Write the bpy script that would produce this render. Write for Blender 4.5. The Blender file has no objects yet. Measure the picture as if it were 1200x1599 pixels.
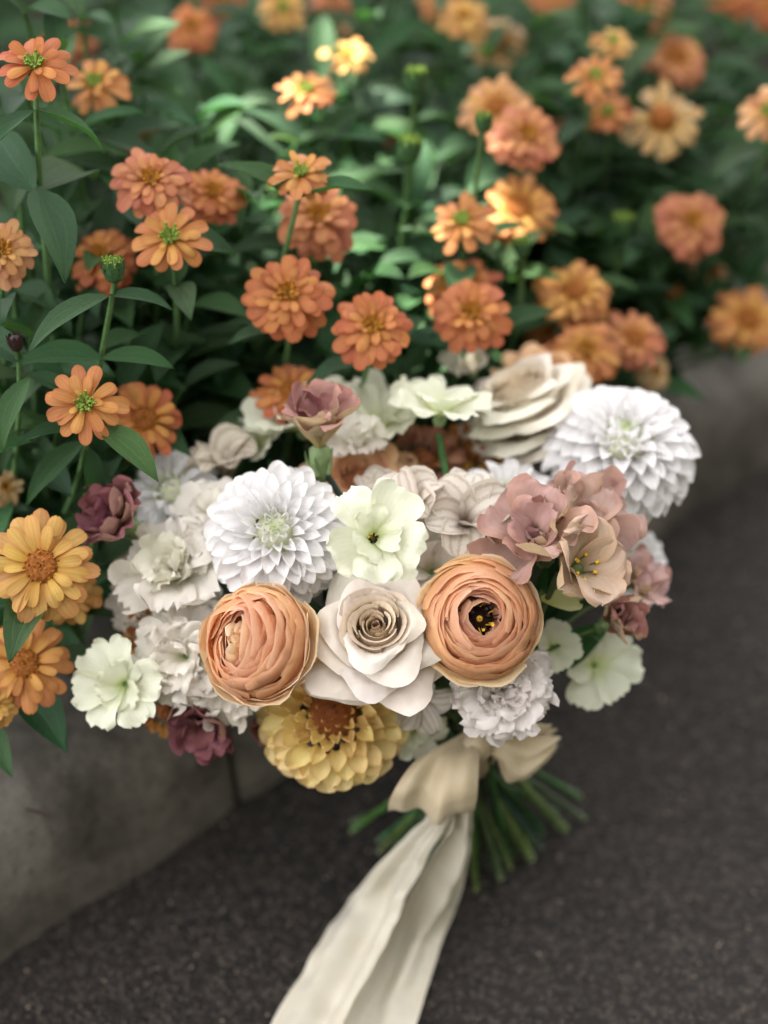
import bpy, math, random
import numpy as np
from mathutils import Vector, Matrix, noise

R = math.radians
rng = random.Random(7)
nrng = np.random.default_rng(7)
S = bpy.context.scene
COL = S.collection

# ------------------------------------------------------------------ camera, sky, sun, exposure
CAM_H, PITCH, FH = 0.95, R(40), 0.56          # metres above the asphalt, downward tilt, frame height at 1 m
cam_d = bpy.data.cameras.new('camera')
cam = bpy.data.objects.new('camera', cam_d)
COL.objects.link(cam)
cam.location = (0, 0, CAM_H)
cam.rotation_euler = (R(90) - PITCH, 0, 0)
cam_d.sensor_fit = 'VERTICAL'
cam_d.sensor_height = 36
cam_d.lens = 36 / FH
cam_d.clip_start = 0.01
cam_d.clip_end = 500
cam_d.dof.use_dof = True
cam_d.dof.focus_distance = 0.985
cam_d.dof.aperture_fstop = 2.3
S.camera = cam

SUN_DIR = Vector((-0.34, 0.30, 0.89)).normalized()     # towards the sun
sun_el = math.asin(SUN_DIR.z)
sun_az = math.atan2(SUN_DIR.x, SUN_DIR.y)
world = bpy.data.worlds.new('World')
S.world = world
world.use_nodes = True
wn = world.node_tree
wn.nodes.clear()
sky = wn.nodes.new('ShaderNodeTexSky')
sky.sky_type = 'NISHITA'
sky.sun_disc = False
sky.sun_elevation = sun_el
sky.sun_rotation = sun_az
sky.air_density = 1.0
sky.dust_density = 2.5
sky.ozone_density = 1.0
hsv = wn.nodes.new('ShaderNodeHueSaturation')         # thin bright haze: a paler, less blue sky
hsv.inputs['Saturation'].default_value = 0.10
bg = wn.nodes.new('ShaderNodeBackground')
bg.inputs['Strength'].default_value = 0.10
wo = wn.nodes.new('ShaderNodeOutputWorld')
wn.links.new(sky.outputs[0], hsv.inputs['Color'])
wmx = wn.nodes.new('ShaderNodeMix')
wmx.data_type, wmx.blend_type = 'RGBA', 'MULTIPLY'
wmx.inputs[0].default_value = 1.0
wmx.inputs[7].default_value = (1.03, 1.0, 0.97, 1)
wn.links.new(hsv.outputs[0], wmx.inputs[6])
wn.links.new(wmx.outputs[2], bg.inputs['Color'])
wn.links.new(bg.outputs[0], wo.inputs['Surface'])

sun_d = bpy.data.lights.new('sun', 'SUN')
sun_d.energy = 5.0
sun_d.angle = R(0.5)
sun_d.color = (1.0, 0.95, 0.86)
sun = bpy.data.objects.new('sun', sun_d)
COL.objects.link(sun)
sun.rotation_euler = SUN_DIR.to_track_quat('Z', 'Y').to_euler()

S.view_settings.view_transform = 'Standard'
S.view_settings.look = 'None'
S.view_settings.exposure = 2.95
S.view_settings.gamma = 1.0
S.render.engine = 'CYCLES'
S.cycles.use_denoising = True
S.cycles.max_bounces = 8
S.cycles.diffuse_bounces = 4
S.cycles.transmission_bounces = 6
S.cycles.caustics_reflective = False
S.cycles.caustics_refractive = False

CR = Vector((1, 0, 0))
CU = Vector((0, math.sin(PITCH), math.cos(PITCH)))
CF = Vector((0, math.cos(PITCH), -math.sin(PITCH)))
CAM = Vector((0, 0, CAM_H))


def at(px, py, d):
    """survey point: where a thing seen at (px, py) of the photograph stands when it is d metres deep"""
    return CAM + (CF + CR * ((px - 600) / 1599 * FH) + CU * ((799.5 - py) / 1599 * FH)) * d


def ground(px, py, z=0.0):
    v = CF + CR * ((px - 600) / 1599 * FH) + CU * ((799.5 - py) / 1599 * FH)
    return CAM + v * ((z - CAM_H) / v.z)


def vdir(fx, fy, fz):
    """direction from right / up / towards-the-viewer amounts"""
    return (CR * fx + CU * fy - CF * fz).normalized()


def px_m(px, d):
    return px / 1599 * FH * d


def lin(r, g, b):
    f = lambda c: (c / 255 / 12.92) if c / 255 <= 0.04045 else ((c / 255 + 0.055) / 1.055) ** 2.4
    return (f(r), f(g), f(b))


# ------------------------------------------------------------------ mesh helpers
def mesh_from(name, verts, faces, mats, attr=None, mat_idx=None, smooth=True):
    me = bpy.data.meshes.new(name)
    me.from_pydata([tuple(v) for v in verts], [], faces)
    for m in (mats if isinstance(mats, (list, tuple)) else [mats]):
        me.materials.append(m)
    if attr is not None:
        a = me.attributes.new('pet', 'FLOAT_VECTOR', 'POINT')
        a.data.foreach_set('vector', np.asarray(attr, dtype=np.float32).ravel())
    if mat_idx is not None:
        me.polygons.foreach_set('material_index', np.asarray(mat_idx, dtype=np.int32))
    if smooth:
        me.polygons.foreach_set('use_smooth', np.ones(len(me.polygons), dtype=bool))
    me.update()
    return me


def grid_faces(nu, nv, off=0, closed=False):
    f = []
    for i in range(nu - 1):
        for j in range(nv - 1 + (1 if closed else 0)):
            j2 = (j + 1) % nv
            f.append((off + i * nv + j, off + (i + 1) * nv + j, off + (i + 1) * nv + j2, off + i * nv + j2))
    return f


def grid_mesh(name, P, mat, attr=None):
    nu, nv = P.shape[:2]
    return mesh_from(name, P.reshape(-1, 3), grid_faces(nu, nv), mat, None if attr is None else attr.reshape(-1, 3))


class MB:
    """collects shapes of ONE part"""
    def __init__(s):
        s.v, s.f, s.m, s.a = [], [], [], []

    def add(s, verts, faces, mi=0, attr=None):
        o = len(s.v)
        s.v += [tuple(v) for v in verts]
        s.f += [tuple(i + o for i in f) for f in faces]
        s.m += [mi] * len(faces)
        s.a += [tuple(a) for a in attr] if attr is not None else [(0.5, 0, 0)] * len(verts)

    def grid(s, P, mi=0, attr=None):
        nu, nv = P.shape[:2]
        s.add(P.reshape(-1, 3), grid_faces(nu, nv), mi, None if attr is None else attr.reshape(-1, 3))

    def tube(s, pts, rad, sides=6, mi=0, cap=True):
        pts = [Vector(p) for p in pts]
        n = len(pts)
        rad = rad if isinstance(rad, (list, tuple)) else [rad] * n
        V, A = [], []
        ref = None
        for i, p in enumerate(pts):
            t = (pts[min(i + 1, n - 1)] - pts[max(i - 1, 0)]).normalized()
            if ref is None:
                ref = Vector((0, 0, 1)).cross(t)
                if ref.length < 0.1:
                    ref = Vector((1, 0, 0))
            ref = (ref - t * ref.dot(t)).normalized()
            b = t.cross(ref)
            for k in range(sides):
                an = 2 * math.pi * k / sides
                V.append(p + (ref * math.cos(an) + b * math.sin(an)) * rad[i])
                A.append((i / (n - 1), 0, 0))
        F = grid_faces(n, sides, 0, True)
        if cap:
            F.append(tuple(range(sides))[::-1])
            F.append(tuple((n - 1) * sides + k for k in range(sides)))
        s.add(V, F, mi, A)

    def lathe(s, prof, sides=12, mi=0, bump=0.0, seed=0):
        V, A = [], []
        n = len(prof)
        rr = random.Random(seed)
        for i, (r, z) in enumerate(prof):
            for k in range(sides):
                an = 2 * math.pi * (k + 0.5 * (i % 2)) / sides
                q = r * (1 + bump * rr.uniform(-1, 1))
                V.append((q * math.cos(an), q * math.sin(an), z + bump * r * rr.uniform(-.5, .5)))
                A.append((i / (n - 1), 0, 0))
        s.add(V, grid_faces(n, sides, 0, True), mi, A)

    def mesh(s, name, mats, smooth=True):
        return mesh_from(name, s.v, s.f, mats, s.a, s.m, smooth)


def obj(name, me, parent=None, M=None, color=None):
    o = bpy.data.objects.new(name, me)
    COL.objects.link(o)
    if parent is not None:
        o.parent = parent
    if M is not None:
        o.matrix_basis = M
    if color is not None:
        o.color = (color[0], color[1], color[2], 1)
    return o


def thing(name, label, cat, loc, group=None):
    o = bpy.data.objects.new(name, None)
    o.empty_display_size = 0.02
    COL.objects.link(o)
    o.location = loc
    o['label'] = label
    o['category'] = cat
    if group:
        o['group'] = group
    return o


def frame(pos, z, spin=0.0, xref=None):
    z = Vector(z).normalized()
    x = Vector(xref) if xref is not None else Vector((0, 0, 1)).cross(z)
    if x.length < 0.05:
        x = Vector((1, 0, 0))
    x = (x - z * x.dot(z)).normalized()
    y = z.cross(x)
    M = Matrix((x, y, z)).transposed().to_4x4()
    M = Matrix.Translation(pos) @ M @ Matrix.Rotation(spin, 4, 'Z')
    return M


def bez(a, b, c, n):
    out = []
    for i in range(n):
        t = i / (n - 1)
        out.append(a * (1 - t) ** 2 + b * (2 * t * (1 - t)) + c * t * t)
    return out


# ------------------------------------------------------------------ materials
class NT:
    def __init__(s, name):
        s.mat = bpy.data.materials.new(name)
        s.mat.use_nodes = True
        s.t = s.mat.node_tree
        s.t.nodes.clear()
        s.out = s.n('ShaderNodeOutputMaterial')

    def n(s, typ, **kw):
        nd = s.t.nodes.new(typ)
        for k, v in kw.items():
            setattr(nd, k, v)
        return nd

    def link(s, a, b):
        s.t.links.new(a, b)

    def set(s, sock, v):
        if hasattr(v, 'is_linked') or isinstance(v, bpy.types.NodeSocket):
            s.link(v, sock)
        elif isinstance(v, (tuple, list)) and len(v) == 3 and sock.type == 'RGBA':
            sock.default_value = (*v, 1)
        else:
            sock.default_value = v

    def math(s, op, a, b=0.0, clamp=False):
        nd = s.n('ShaderNodeMath', operation=op, use_clamp=clamp)
        s.set(nd.inputs[0], a)
        s.set(nd.inputs[1], b)
        return nd.outputs[0]

    def ramp(s, v, lo, hi, a=0.0, b=1.0):
        nd = s.n('ShaderNodeMapRange', interpolation_type='SMOOTHSTEP')
        s.set(nd.inputs['Value'], v)
        nd.inputs['From Min'].default_value = lo
        nd.inputs['From Max'].default_value = hi
        nd.inputs['To Min'].default_value = a
        nd.inputs['To Max'].default_value = b
        return nd.outputs[0]

    def mix(s, f, a, b, mode='MIX'):
        nd = s.n('ShaderNodeMix', data_type='RGBA', blend_type=mode)
        s.set(nd.inputs[0], f)
        s.set(nd.inputs[6], a)
        s.set(nd.inputs[7], b)
        return nd.outputs[2]

    def noise(s, scale, detail=3.0, rough=0.55, coord='Object'):
        tc = s.n('ShaderNodeTexCoord')
        nd = s.n('ShaderNodeTexNoise')
        nd.inputs['Scale'].default_value = scale
        nd.inputs['Detail'].default_value = detail
        nd.inputs['Roughness'].default_value = rough
        s.link(tc.outputs[coord], nd.inputs['Vector'])
        return nd

    def bump(s, h, strength, dist):
        b = s.n('ShaderNodeBump')
        b.inputs['Strength'].default_value = strength
        b.inputs['Distance'].default_value = dist
        s.link(h, b.inputs['Height'])
        return b.outputs[0]

    def principled(s, col, rough=0.5, spec=0.3, normal=None, sheen=0.0):
        p = s.n('ShaderNodeBsdfPrincipled')
        s.set(p.inputs['Base Color'], col)
        s.set(p.inputs['Roughness'], rough)
        p.inputs['Specular IOR Level'].default_value = spec
        p.inputs['Sheen Weight'].default_value = sheen
        if normal is not None:
            s.link(normal, p.inputs['Normal'])
        return p.outputs[0]


def petal_mat(name, base=(1, 1, 1), tip=(1, 1, 1), edge=(1, 1, 1), base_len=0.35, vein=0.12, vfreq=20, vcol=(.7, .6, .5),
              trans=0.3, rough=0.6, back=None, mottle=0.12, spec=0.25, bump=0.25, rand=0.08, speck=0.0, tip_lo=.62):
    k = NT(name)
    oi = k.n('ShaderNodeObjectInfo')
    at_ = k.n('ShaderNodeAttribute', attribute_name='pet')
    sp = k.n('ShaderNodeSeparateXYZ')
    k.link(at_.outputs['Vector'], sp.inputs[0])
    along, across = sp.outputs[0], sp.outputs[1]
    col = oi.outputs['Color']
    if back is not None:
        g = k.n('ShaderNodeNewGeometry')
        col = k.mix(g.outputs['Backfacing'], col, back)
    nz = k.noise(160, 3)
    nz2 = k.noise(45, 2)
    wob = k.math('ADD', along, k.math('MULTIPLY', k.math('SUBTRACT', nz2.outputs[0], 0.5), 0.3))
    col = k.mix(1.0, col, k.mix(k.ramp(wob, 0.02, base_len), base, (1, 1, 1)), 'MULTIPLY')
    col = k.mix(1.0, col, k.mix(k.ramp(wob, tip_lo, 1.0), (1, 1, 1), tip), 'MULTIPLY')
    aa = k.math('ABSOLUTE', across)
    col = k.mix(1.0, col, k.mix(k.ramp(aa, 0.5, 1.0), (1, 1, 1), edge), 'MULTIPLY')
    # veins run along the petal, wandering a little
    ph = k.math('ADD', k.math('MULTIPLY', across, vfreq), k.math('MULTIPLY', nz2.outputs[0], 5.0))
    vv = k.math('SINE', ph)
    vmask = k.math('MULTIPLY', k.ramp(vv, 0.1, 1.0), k.math('MULTIPLY', k.ramp(nz.outputs[0], 0.3, 0.7, .4, 1), vein), clamp=True)
    col = k.mix(vmask, col, k.mix(1.0, col, vcol, 'MULTIPLY'))
    m = k.ramp(nz.outputs[0], 0.25, 0.75, 1 - mottle, 1 + mottle * 0.5)
    rv = k.math('ADD', k.math('MULTIPLY', oi.outputs['Random'], 2 * rand), 1 - rand)
    hv = k.n('ShaderNodeHueSaturation')
    k.link(k.math('MULTIPLY', m, rv), hv.inputs['Value'])
    k.link(k.math('ADD', k.math('MULTIPLY', oi.outputs['Random'], 0.02), 0.49), hv.inputs['Hue'])
    k.link(col, hv.inputs['Color'])
    col = hv.outputs[0]
    if speck > 0:
        ns = k.noise(420, 1)
        col = k.mix(k.math('MULTIPLY', k.ramp(ns.outputs[0], 0.66, 0.74), speck), col, (0.12, 0.05, 0.02))
    h = k.math('ADD', k.math('MULTIPLY', vv, 0.5), k.math('MULTIPLY', nz.outputs[0], 1.2))
    nrm = k.bump(h, bump, 0.0006)
    pr = k.principled(col, rough, spec, nrm, 0.05)
    tr = k.n('ShaderNodeBsdfTranslucent')
    k.link(col, tr.inputs['Color'])
    mx = k.n('ShaderNodeMixShader')
    mx.inputs[0].default_value = trans
    k.link(pr, mx.inputs[1])
    k.link(tr.outputs[0], mx.inputs[2])
    k.link(mx.outputs[0], k.out.inputs['Surface'])
    return k.mat


def simple_mat(name, col, rough=0.5, spec=0.3, var=0.25, scale=90, trans=0.0, bump=0.3, dist=0.0005, use_obj=False):
    k = NT(name)
    nz = k.noise(scale, 4)
    c = col
    if use_obj:
        c = k.n('ShaderNodeObjectInfo').outputs['Color']
    hv = k.n('ShaderNodeHueSaturation')
    k.set(hv.inputs['Color'], c)
    k.link(k.ramp(nz.outputs[0], 0.2, 0.8, 1 - var, 1 + var), hv.inputs['Value'])
    nrm = k.bump(nz.outputs[0], bump, dist)
    pr = k.principled(hv.outputs[0], rough, spec, nrm)
    if trans > 0:
        tr = k.n('ShaderNodeBsdfTranslucent')
        k.link(hv.outputs[0], tr.inputs['Color'])
        mx = k.n('ShaderNodeMixShader')
        mx.inputs[0].default_value = trans
        k.link(pr, mx.inputs[1])
        k.link(tr.outputs[0], mx.inputs[2])
        pr = mx.outputs[0]
    k.link(pr, k.out.inputs['Surface'])
    return k.mat


def leaf_material(name, trans=0.33):
    k = NT(name)
    oi = k.n('ShaderNodeObjectInfo')
    at_ = k.n('ShaderNodeAttribute', attribute_name='pet')
    sp = k.n('ShaderNodeSeparateXYZ')
    k.link(at_.outputs['Vector'], sp.inputs[0])
    along, across = sp.outputs[0], sp.outputs[1]
    aa = k.math('ABSOLUTE', across)
    mid = k.ramp(aa, 0.0, 0.09, 1, 0)
    side = k.ramp(k.math('ABSOLUTE', k.math('SUBTRACT', aa, k.math('MULTIPLY', k.math('SINE', k.math('MULTIPLY', along, 3.0)), 0.5))), 0.0, 0.07, .55, 0)
    # fine side veins
    br = k.math('SINE', k.math('SUBTRACT', k.math('MULTIPLY', along, 75), k.math('MULTIPLY', aa, 16)))
    nz = k.noise(120, 4)
    nz2 = k.noise(28, 2)
    veins = k.math('MAXIMUM', mid, k.math('MAXIMUM', side, k.ramp(br, 0.86, 1.0, 0, .22)))
    col = k.mix(k.ramp(nz2.outputs[0], 0.3, 0.7), k.mix(1.0, oi.outputs['Color'], (0.82, 0.9, 0.9), 'MULTIPLY'), oi.outputs['Color'])
    col = k.mix(k.math('MULTIPLY', veins, 0.45), col, k.mix(1.0, col, (2.1, 1.75, 1.7), 'MULTIPLY'))
    hv = k.n('ShaderNodeHueSaturation')
    k.link(col, hv.inputs['Color'])
    k.link(k.math('ADD', k.math('MULTIPLY', oi.outputs['Random'], 0.5), 0.75), hv.inputs['Value'])
    k.link(k.math('ADD', k.math('MULTIPLY', oi.outputs['Random'], -0.03), 0.515), hv.inputs['Hue'])
    nb_ = k.noise(75, 2)
    hvc = k.mix(k.math('MULTIPLY', k.ramp(nb_.outputs[0], .68, .76), .5), hv.outputs[0], (.16, .12, .045))
    h = k.math('ADD', k.math('MULTIPLY', veins, -1.0), k.math('MULTIPLY', nz.outputs[0], 0.9))
    nrm = k.bump(h, 0.5, 0.0008)
    pr = k.principled(hvc, k.ramp(nz.outputs[0], .3, .7, .5, .66), 0.22, nrm)
    tr = k.n('ShaderNodeBsdfTranslucent')
    k.link(k.mix(1.0, hv.outputs[0], (1.3, 1.5, .7), 'MULTIPLY'), tr.inputs['Color'])
    mx = k.n('ShaderNodeMixShader')
    mx.inputs[0].default_value = trans
    k.link(pr, mx.inputs[1])
    k.link(tr.outputs[0], mx.inputs[2])
    k.link(mx.outputs[0], k.out.inputs['Surface'])
    return k.mat


M_ZINNIA = petal_mat('zinnia_petal', base=(1.0, .9, .62), tip=(.98, .9, .88), edge=(.95, .8, .78), base_len=.75, vein=.5, vfreq=11,
                     vcol=(.82, .62, .55), trans=.27, rough=.55, mottle=.16, rand=.1, speck=.15)
M_WHITE = petal_mat('white_dahlia_petal', base=(.9, .95, .7), base_len=.25, vein=.1, vfreq=24, vcol=(.86, .84, .9), trans=.3, rough=.6, mottle=.03, rand=.03)
M_YDAHLIA = petal_mat('yellow_dahlia_petal', base=(1, .96, .82), tip=(.98, .9, .84), edge=(.97, .87, .8), base_len=.3, vein=.2, vfreq=26,
                      vcol=(.85, .74, .56), trans=.3, rough=.55, mottle=.08, speck=.4)
M_RANUN = petal_mat('ranunculus_petal', base=(.96, .78, .62), tip=(1.05, 1.14, 1.3), edge=(1, 1.03, 1.08), base_len=.5, vein=.06, vfreq=40, vcol=(.9, .78, .68),
                    trans=.5, rough=.6, mottle=.03, rand=.05, tip_lo=.82, bump=.12, spec=.2)
M_ROSE = petal_mat('rose_petal', base=(.93, .8, .62), tip=(1.03, 1.04, 1.06), base_len=.55, vein=.06, vfreq=30, vcol=(.88, .84, .78), trans=.25, rough=.5, mottle=.05, rand=.04)
M_COSMOS = petal_mat('cosmos_petal', base=(.9, .97, .62), tip=(1, 1, 1), base_len=.55, vein=.22, vfreq=34, vcol=(.86, .9, .72), trans=.3, rough=.55, mottle=.04, rand=.04)
M_LISI = petal_mat('mauve_lisianthus_petal', base=(.85, .9, .6), tip=(1.0, .97, 1.0), edge=(1.03, .95, .86), base_len=.5, vein=.3, vfreq=34, vcol=(.8, .72, .76),
                   trans=.3, rough=.5, mottle=.12, rand=.1, back=lin(196, 176, 146))
M_LISI_DARK = petal_mat('plum_lisianthus_petal', base=(.8, .7, .7), tip=(1.1, 1.05, 1.05), base_len=.5, vein=.3, vfreq=34, vcol=(.7, .6, .66),
                        trans=.25, rough=.5, mottle=.14, rand=.1, back=lin(170, 135, 120))
M_CREAM = petal_mat('cream_lisianthus_petal', base=(.9, .94, .72), tip=(1.0, .99, 1.0), base_len=.55, vein=.12, vfreq=26, vcol=(.88, .84, .78), trans=.32, rough=.55, mottle=.06,
                    rand=.05)
M_STRIPE = petal_mat('striped_petal', base=(.45, .36, .28), tip=(1, 1, 1), base_len=.45, vein=.75, vfreq=15, vcol=(.5, .4, .34), trans=.25, rough=.5, mottle=.06, rand=.05)
M_LEAF = leaf_material('zinnia_leaf')
M_STEM = simple_mat('green_stem', lin(88, 122, 74), .5, .35, .25, 220, .0, .3, use_obj=False)
M_BSTEM = simple_mat('cut_stem', lin(66, 94, 58), .42, .4, .35, 120, use_obj=True)
M_CUT = simple_mat('cut_stem_end', lin(176, 190, 140), .5, .4, .2, 300)
M_BUD = simple_mat('bud_scales', lin(52, 84, 48), .55, .3, .4, 300)
M_FLORET = simple_mat('bud_floret', lin(150, 178, 84), .5, .3, .25, 300, .2)
M_DISC = simple_mat('zinnia_disc', lin(140, 82, 34), .7, .2, .5, 500, .0, .9, .001)
M_DISC_FL = simple_mat('zinnia_disc_floret', lin(190, 132, 52), .6, .2, .35, 500, .15)
M_SDISC = simple_mat('young_disc', lin(112, 92, 38), .7, .2, .5, 500, .0, .8, .001)
M_DARK = simple_mat('dark_centre', lin(44, 26, 24), .6, .3, .4, 400)
M_STAMEN = simple_mat('yellow_stamen', lin(214, 176, 60), .6, .25, .3, 500)
M_BROWN = simple_mat('brown_core', lin(140, 84, 46), .7, .2, .4, 400)
M_CORE = simple_mat('green_core', lin(222, 226, 192), .6, .25, .25, 200)
M_CALYX = simple_mat('pale_calyx', lin(120, 142, 96), .5, .3, .3, 150)


# ------------------------------------------------------------------ petal shapes
def petal_arr(L, W, prof, bend=(0, 0), cup=0.0, ruffle=0.0, rf=3.0, frill=0.0, crumple=0.0, ridge=0.0, notch=0.0, twist=0.0, nu=9, nv=7, seed=0):
    r = random.Random(seed)
    k = np.linspace(0, 1, nu)
    t = 1 - (1 - k) ** 1.35
    s = np.linspace(-1, 1, nv)
    pt = [p[0] for p in prof]
    pw = [p[1] for p in prof]
    w = np.interp(t, pt, pw) * W / 2
    ang = np.radians(np.interp(t, np.linspace(0, 1, len(bend)), bend))
    dt = np.diff(t, prepend=0)
    x = np.cumsum(np.cos(ang) * dt) * L
    z = np.cumsum(np.sin(ang) * dt) * L
    x -= x[0]
    z -= z[0]
    T, Sg = np.meshgrid(t, s, indexing='ij')
    ph = [r.uniform(0, 6.28) for _ in range(4)]
    wv = w[:, None]
    nrm_off = cup * wv * Sg ** 2 + ridge * wv * (np.abs(Sg) - .5)
    nrm_off = nrm_off + ruffle * L * (T ** 1.6) * (0.35 + np.abs(Sg) ** 1.5) * np.sin(rf * 3.1 * Sg + ph[0] + 2.5 * T) * 0.5
    nrm_off = nrm_off + ruffle * L * np.abs(Sg) ** 2 * T * np.sin(rf * 5 * T + ph[1] + 2 * Sg) * 0.4
    ext = frill * L * (T ** 3) * (np.sin(rf * 4.3 * Sg + ph[2]) * .5 + np.sin(rf * 9.1 * Sg + ph[3]) * .35)
    ext = ext - notch * L * (T ** 4) * np.exp(-(Sg / .28) ** 2)
    X = x[:, None] + ext * np.cos(ang)[:, None] - nrm_off * np.sin(ang)[:, None]
    Z = z[:, None] + ext * np.sin(ang)[:, None] + nrm_off * np.cos(ang)[:, None]
    Y = wv * Sg * (1 - 0.18 * abs(cup) * Sg ** 2)
    if twist:
        a = np.radians(twist) * T
        Z = Z + Y * np.sin(a)
        Y = Y * np.cos(a)
    P = np.stack([X, Y + 0 * X, Z], -1)
    if crumple:
        q = P.reshape(-1, 3)
        off = r.uniform(0, 50)
        for i in range(len(q)):
            tt = T.reshape(-1)[i]
            n_ = noise.noise(Vector(q[i]) * (2.6 / L) + Vector((off, off, 0)))
            n2 = noise.noise(Vector(q[i]) * (6.5 / L) + Vector((off, 3, off)))
            q[i, 2] += crumple * L * tt * (n_ + .45 * n2)
        P = q.reshape(P.shape)
    A = np.stack([T, Sg, np.full_like(T, r.random())], -1)
    return P, A


ZP = [(0, .3), (.2, .52), (.5, .88), (.75, 1), (.9, .86), (.97, .56), (1, .22)]
DP = [(0, .42), (.25, .78), (.5, 1), (.72, .93), (.88, .62), (.96, .3), (1, .03)]
YP = [(0, .45), (.3, .8), (.6, 1), (.82, .9), (.94, .58), (1, .12)]
FAN = [(0, .14), (.2, .36), (.45, .7), (.7, .96), (.85, 1), (.95, .84), (1, .6)]
OVAL = [(0, .2), (.2, .58), (.45, .9), (.65, 1), (.85, .86), (.95, .55), (1, .2)]
LEAFP = [(0, .16), (.08, .5), (.2, .82), (.36, 1), (.55, .93), (.75, .62), (.9, .27), (1, .02)]

_cache = {}


def petal_mesh(key, mat, **kw):
    if key not in _cache:
        P, A = petal_arr(**kw)
        _cache[key] = grid_mesh('petal', P, mat, A)
    return _cache[key]


def pm(az, elev, r0=0, z0=0, roll=0, sc=1.0):
    return (Matrix.Rotation(az, 4, 'Z') @ Matrix.Translation((r0, 0, z0)) @ Matrix.Rotation(-elev, 4, 'Y')
            @ Matrix.Rotation(roll, 4, 'X') @ Matrix.Diagonal((sc, sc, sc, 1)))


# ------------------------------------------------------------------ setting: asphalt, kerb, soil
g0, g1 = ground(0, 1490), ground(1200, 718)
KD = Vector((g1.x - g0.x, g1.y - g0.y, 0)).normalized()     # along the kerb
KN = Vector((-KD.y, KD.x, 0))                                # from the road into the bed
KH, KW = 0.10, 0.135


def kpt(a, n, z):
    p = g0 + KD * a + KN * n
    return Vector((p.x, p.y, z))


def bed_n(p):
    return (Vector((p.x, p.y, 0)) - Vector((g0.x, g0.y, 0))).dot(KN)


def asphalt_mat():
    k = NT('asphalt')
    tc = k.n('ShaderNodeTexCoord')
    n1 = k.noise(3.2, 4)
    n2 = k.noise(420, 3)
    v = k.n('ShaderNodeTexVoronoi', feature='F1')
    v.inputs['Scale'].default_value = 330
    k.link(tc.outputs['Object'], v.inputs['Vector'])
    v2 = k.n('ShaderNodeTexVoronoi', feature='F1')
    v2.inputs['Scale'].default_value = 150
    k.link(tc.outputs['Object'], v2.inputs['Vector'])
    base = k.mix(k.ramp(n1.outputs[0], .3, .7), (.0095, .0076, .0066), (.0185, .0150, .0126))
    sep = k.n('ShaderNodeSeparateColor')
    k.link(v.outputs['Color'], sep.inputs[0])
    base = k.mix(k.math('MULTIPLY', k.ramp(sep.outputs[0], .55, 1.0), .7), base, (.07, .056, .046))
    base = k.mix(k.math('MULTIPLY', k.ramp(n2.outputs[0], .5, .25), .6), base, (.007, .006, .006))
    h = k.math('ADD', k.math('MULTIPLY', v.outputs['Distance'], -1.0), k.math('MULTIPLY', v2.outputs['Distance'], -.8))
    nrm = k.bump(h, .9, .0022)
    pr = k.principled(base, .78, .35, nrm)
    k.link(pr, k.out.inputs['Surface'])
    return k.mat


def concrete_mat():
    k = NT('kerb_concrete')
    n1 = k.noise(13, 7, .7)
    n2 = k.noise(140, 4, .6)
    n3 = k.noise(38, 5, .7)
    c = k.mix(k.ramp(n1.outputs[0], .3, .72), (.058, .052, .046), (.205, .188, .166))
    c = k.mix(k.ramp(n3.outputs[0], .52, .75), c, k.mix(1., c, (.6, .58, .56), 'MULTIPLY'))
    c = k.mix(k.math('MULTIPLY', k.ramp(n2.outputs[0], .58, .75), .6), c, (.03, .026, .023))
    tc = k.n('ShaderNodeTexCoord')
    v = k.n('ShaderNodeTexVoronoi', feature='F1')
    v.inputs['Scale'].default_value = 210
    k.link(tc.outputs['Object'], v.inputs['Vector'])
    h = k.math('ADD', k.math('MULTIPLY', n2.outputs[0], 1.4), k.math('MULTIPLY', k.ramp(v.outputs['Distance'], 0, .35), .5))
    nrm = k.bump(h, .8, .0016)
    pr = k.principled(c, .85, .25, nrm)
    k.link(pr, k.out.inputs['Surface'])
    return k.mat


M_ASPH = asphalt_mat()
M_CONC = concrete_mat()
M_SOIL = simple_mat('soil', (.030, .022, .016), .9, .15, .5, 60, 0, 1.0, .006)

# asphalt sheet: fine near the kerb, then out to the horizon
xs = np.concatenate([[-80, -12, -2.5], np.linspace(-.9, .9, 61), [2.5, 12, 80]])
ys = np.concatenate([[-80, -12, -1.0], np.linspace(.3, 1.7, 47), [3.5, 14, 80]])
GX, GY = np.meshgrid(xs, ys, indexing='ij')
GZ = np.zeros_like(GX)
for i in range(GX.shape[0]):
    for j in range(GX.shape[1]):
        if abs(GX[i, j]) < 1:
            GZ[i, j] = .0022 * noise.noise(Vector((GX[i, j] * 9, GY[i, j] * 9, 0))) - .002
road = obj('road', grid_mesh('road', np.stack([GX, GY, GZ], -1)[:, ::-1], M_ASPH))
road['kind'] = 'structure'

# loose light grains standing in the asphalt
M_GRAIN = NT('stone_grain')
_g = M_GRAIN.n('ShaderNodeAttribute', attribute_name='pet')
_s = M_GRAIN.n('ShaderNodeSeparateXYZ')
M_GRAIN.link(_g.outputs['Vector'], _s.inputs[0])
_c = M_GRAIN.mix(_s.outputs[0], (.011, .0095, .0085), (.125, .10, .08))
_c = M_GRAIN.mix(M_GRAIN.ramp(_s.outputs[1], .93, .99), _c, (.28, .225, .165))
M_GRAIN.link(M_GRAIN.principled(_c, .55, .5), M_GRAIN.out.inputs['Surface'])
NG = 21000
gp = np.stack([nrng.uniform(-.48, .5, NG * 2), nrng.uniform(.38, 1.5, NG * 2)], -1)
nn = (gp[:, 0] - g0.x) * KN.x + (gp[:, 1] - g0.y) * KN.y
gp = gp[nn < -.008][:NG]
NG = len(gp)
gr = nrng.uniform(.0006, .0013, NG) * (1 + (nrng.random(NG) > .98) * .6)
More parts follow.
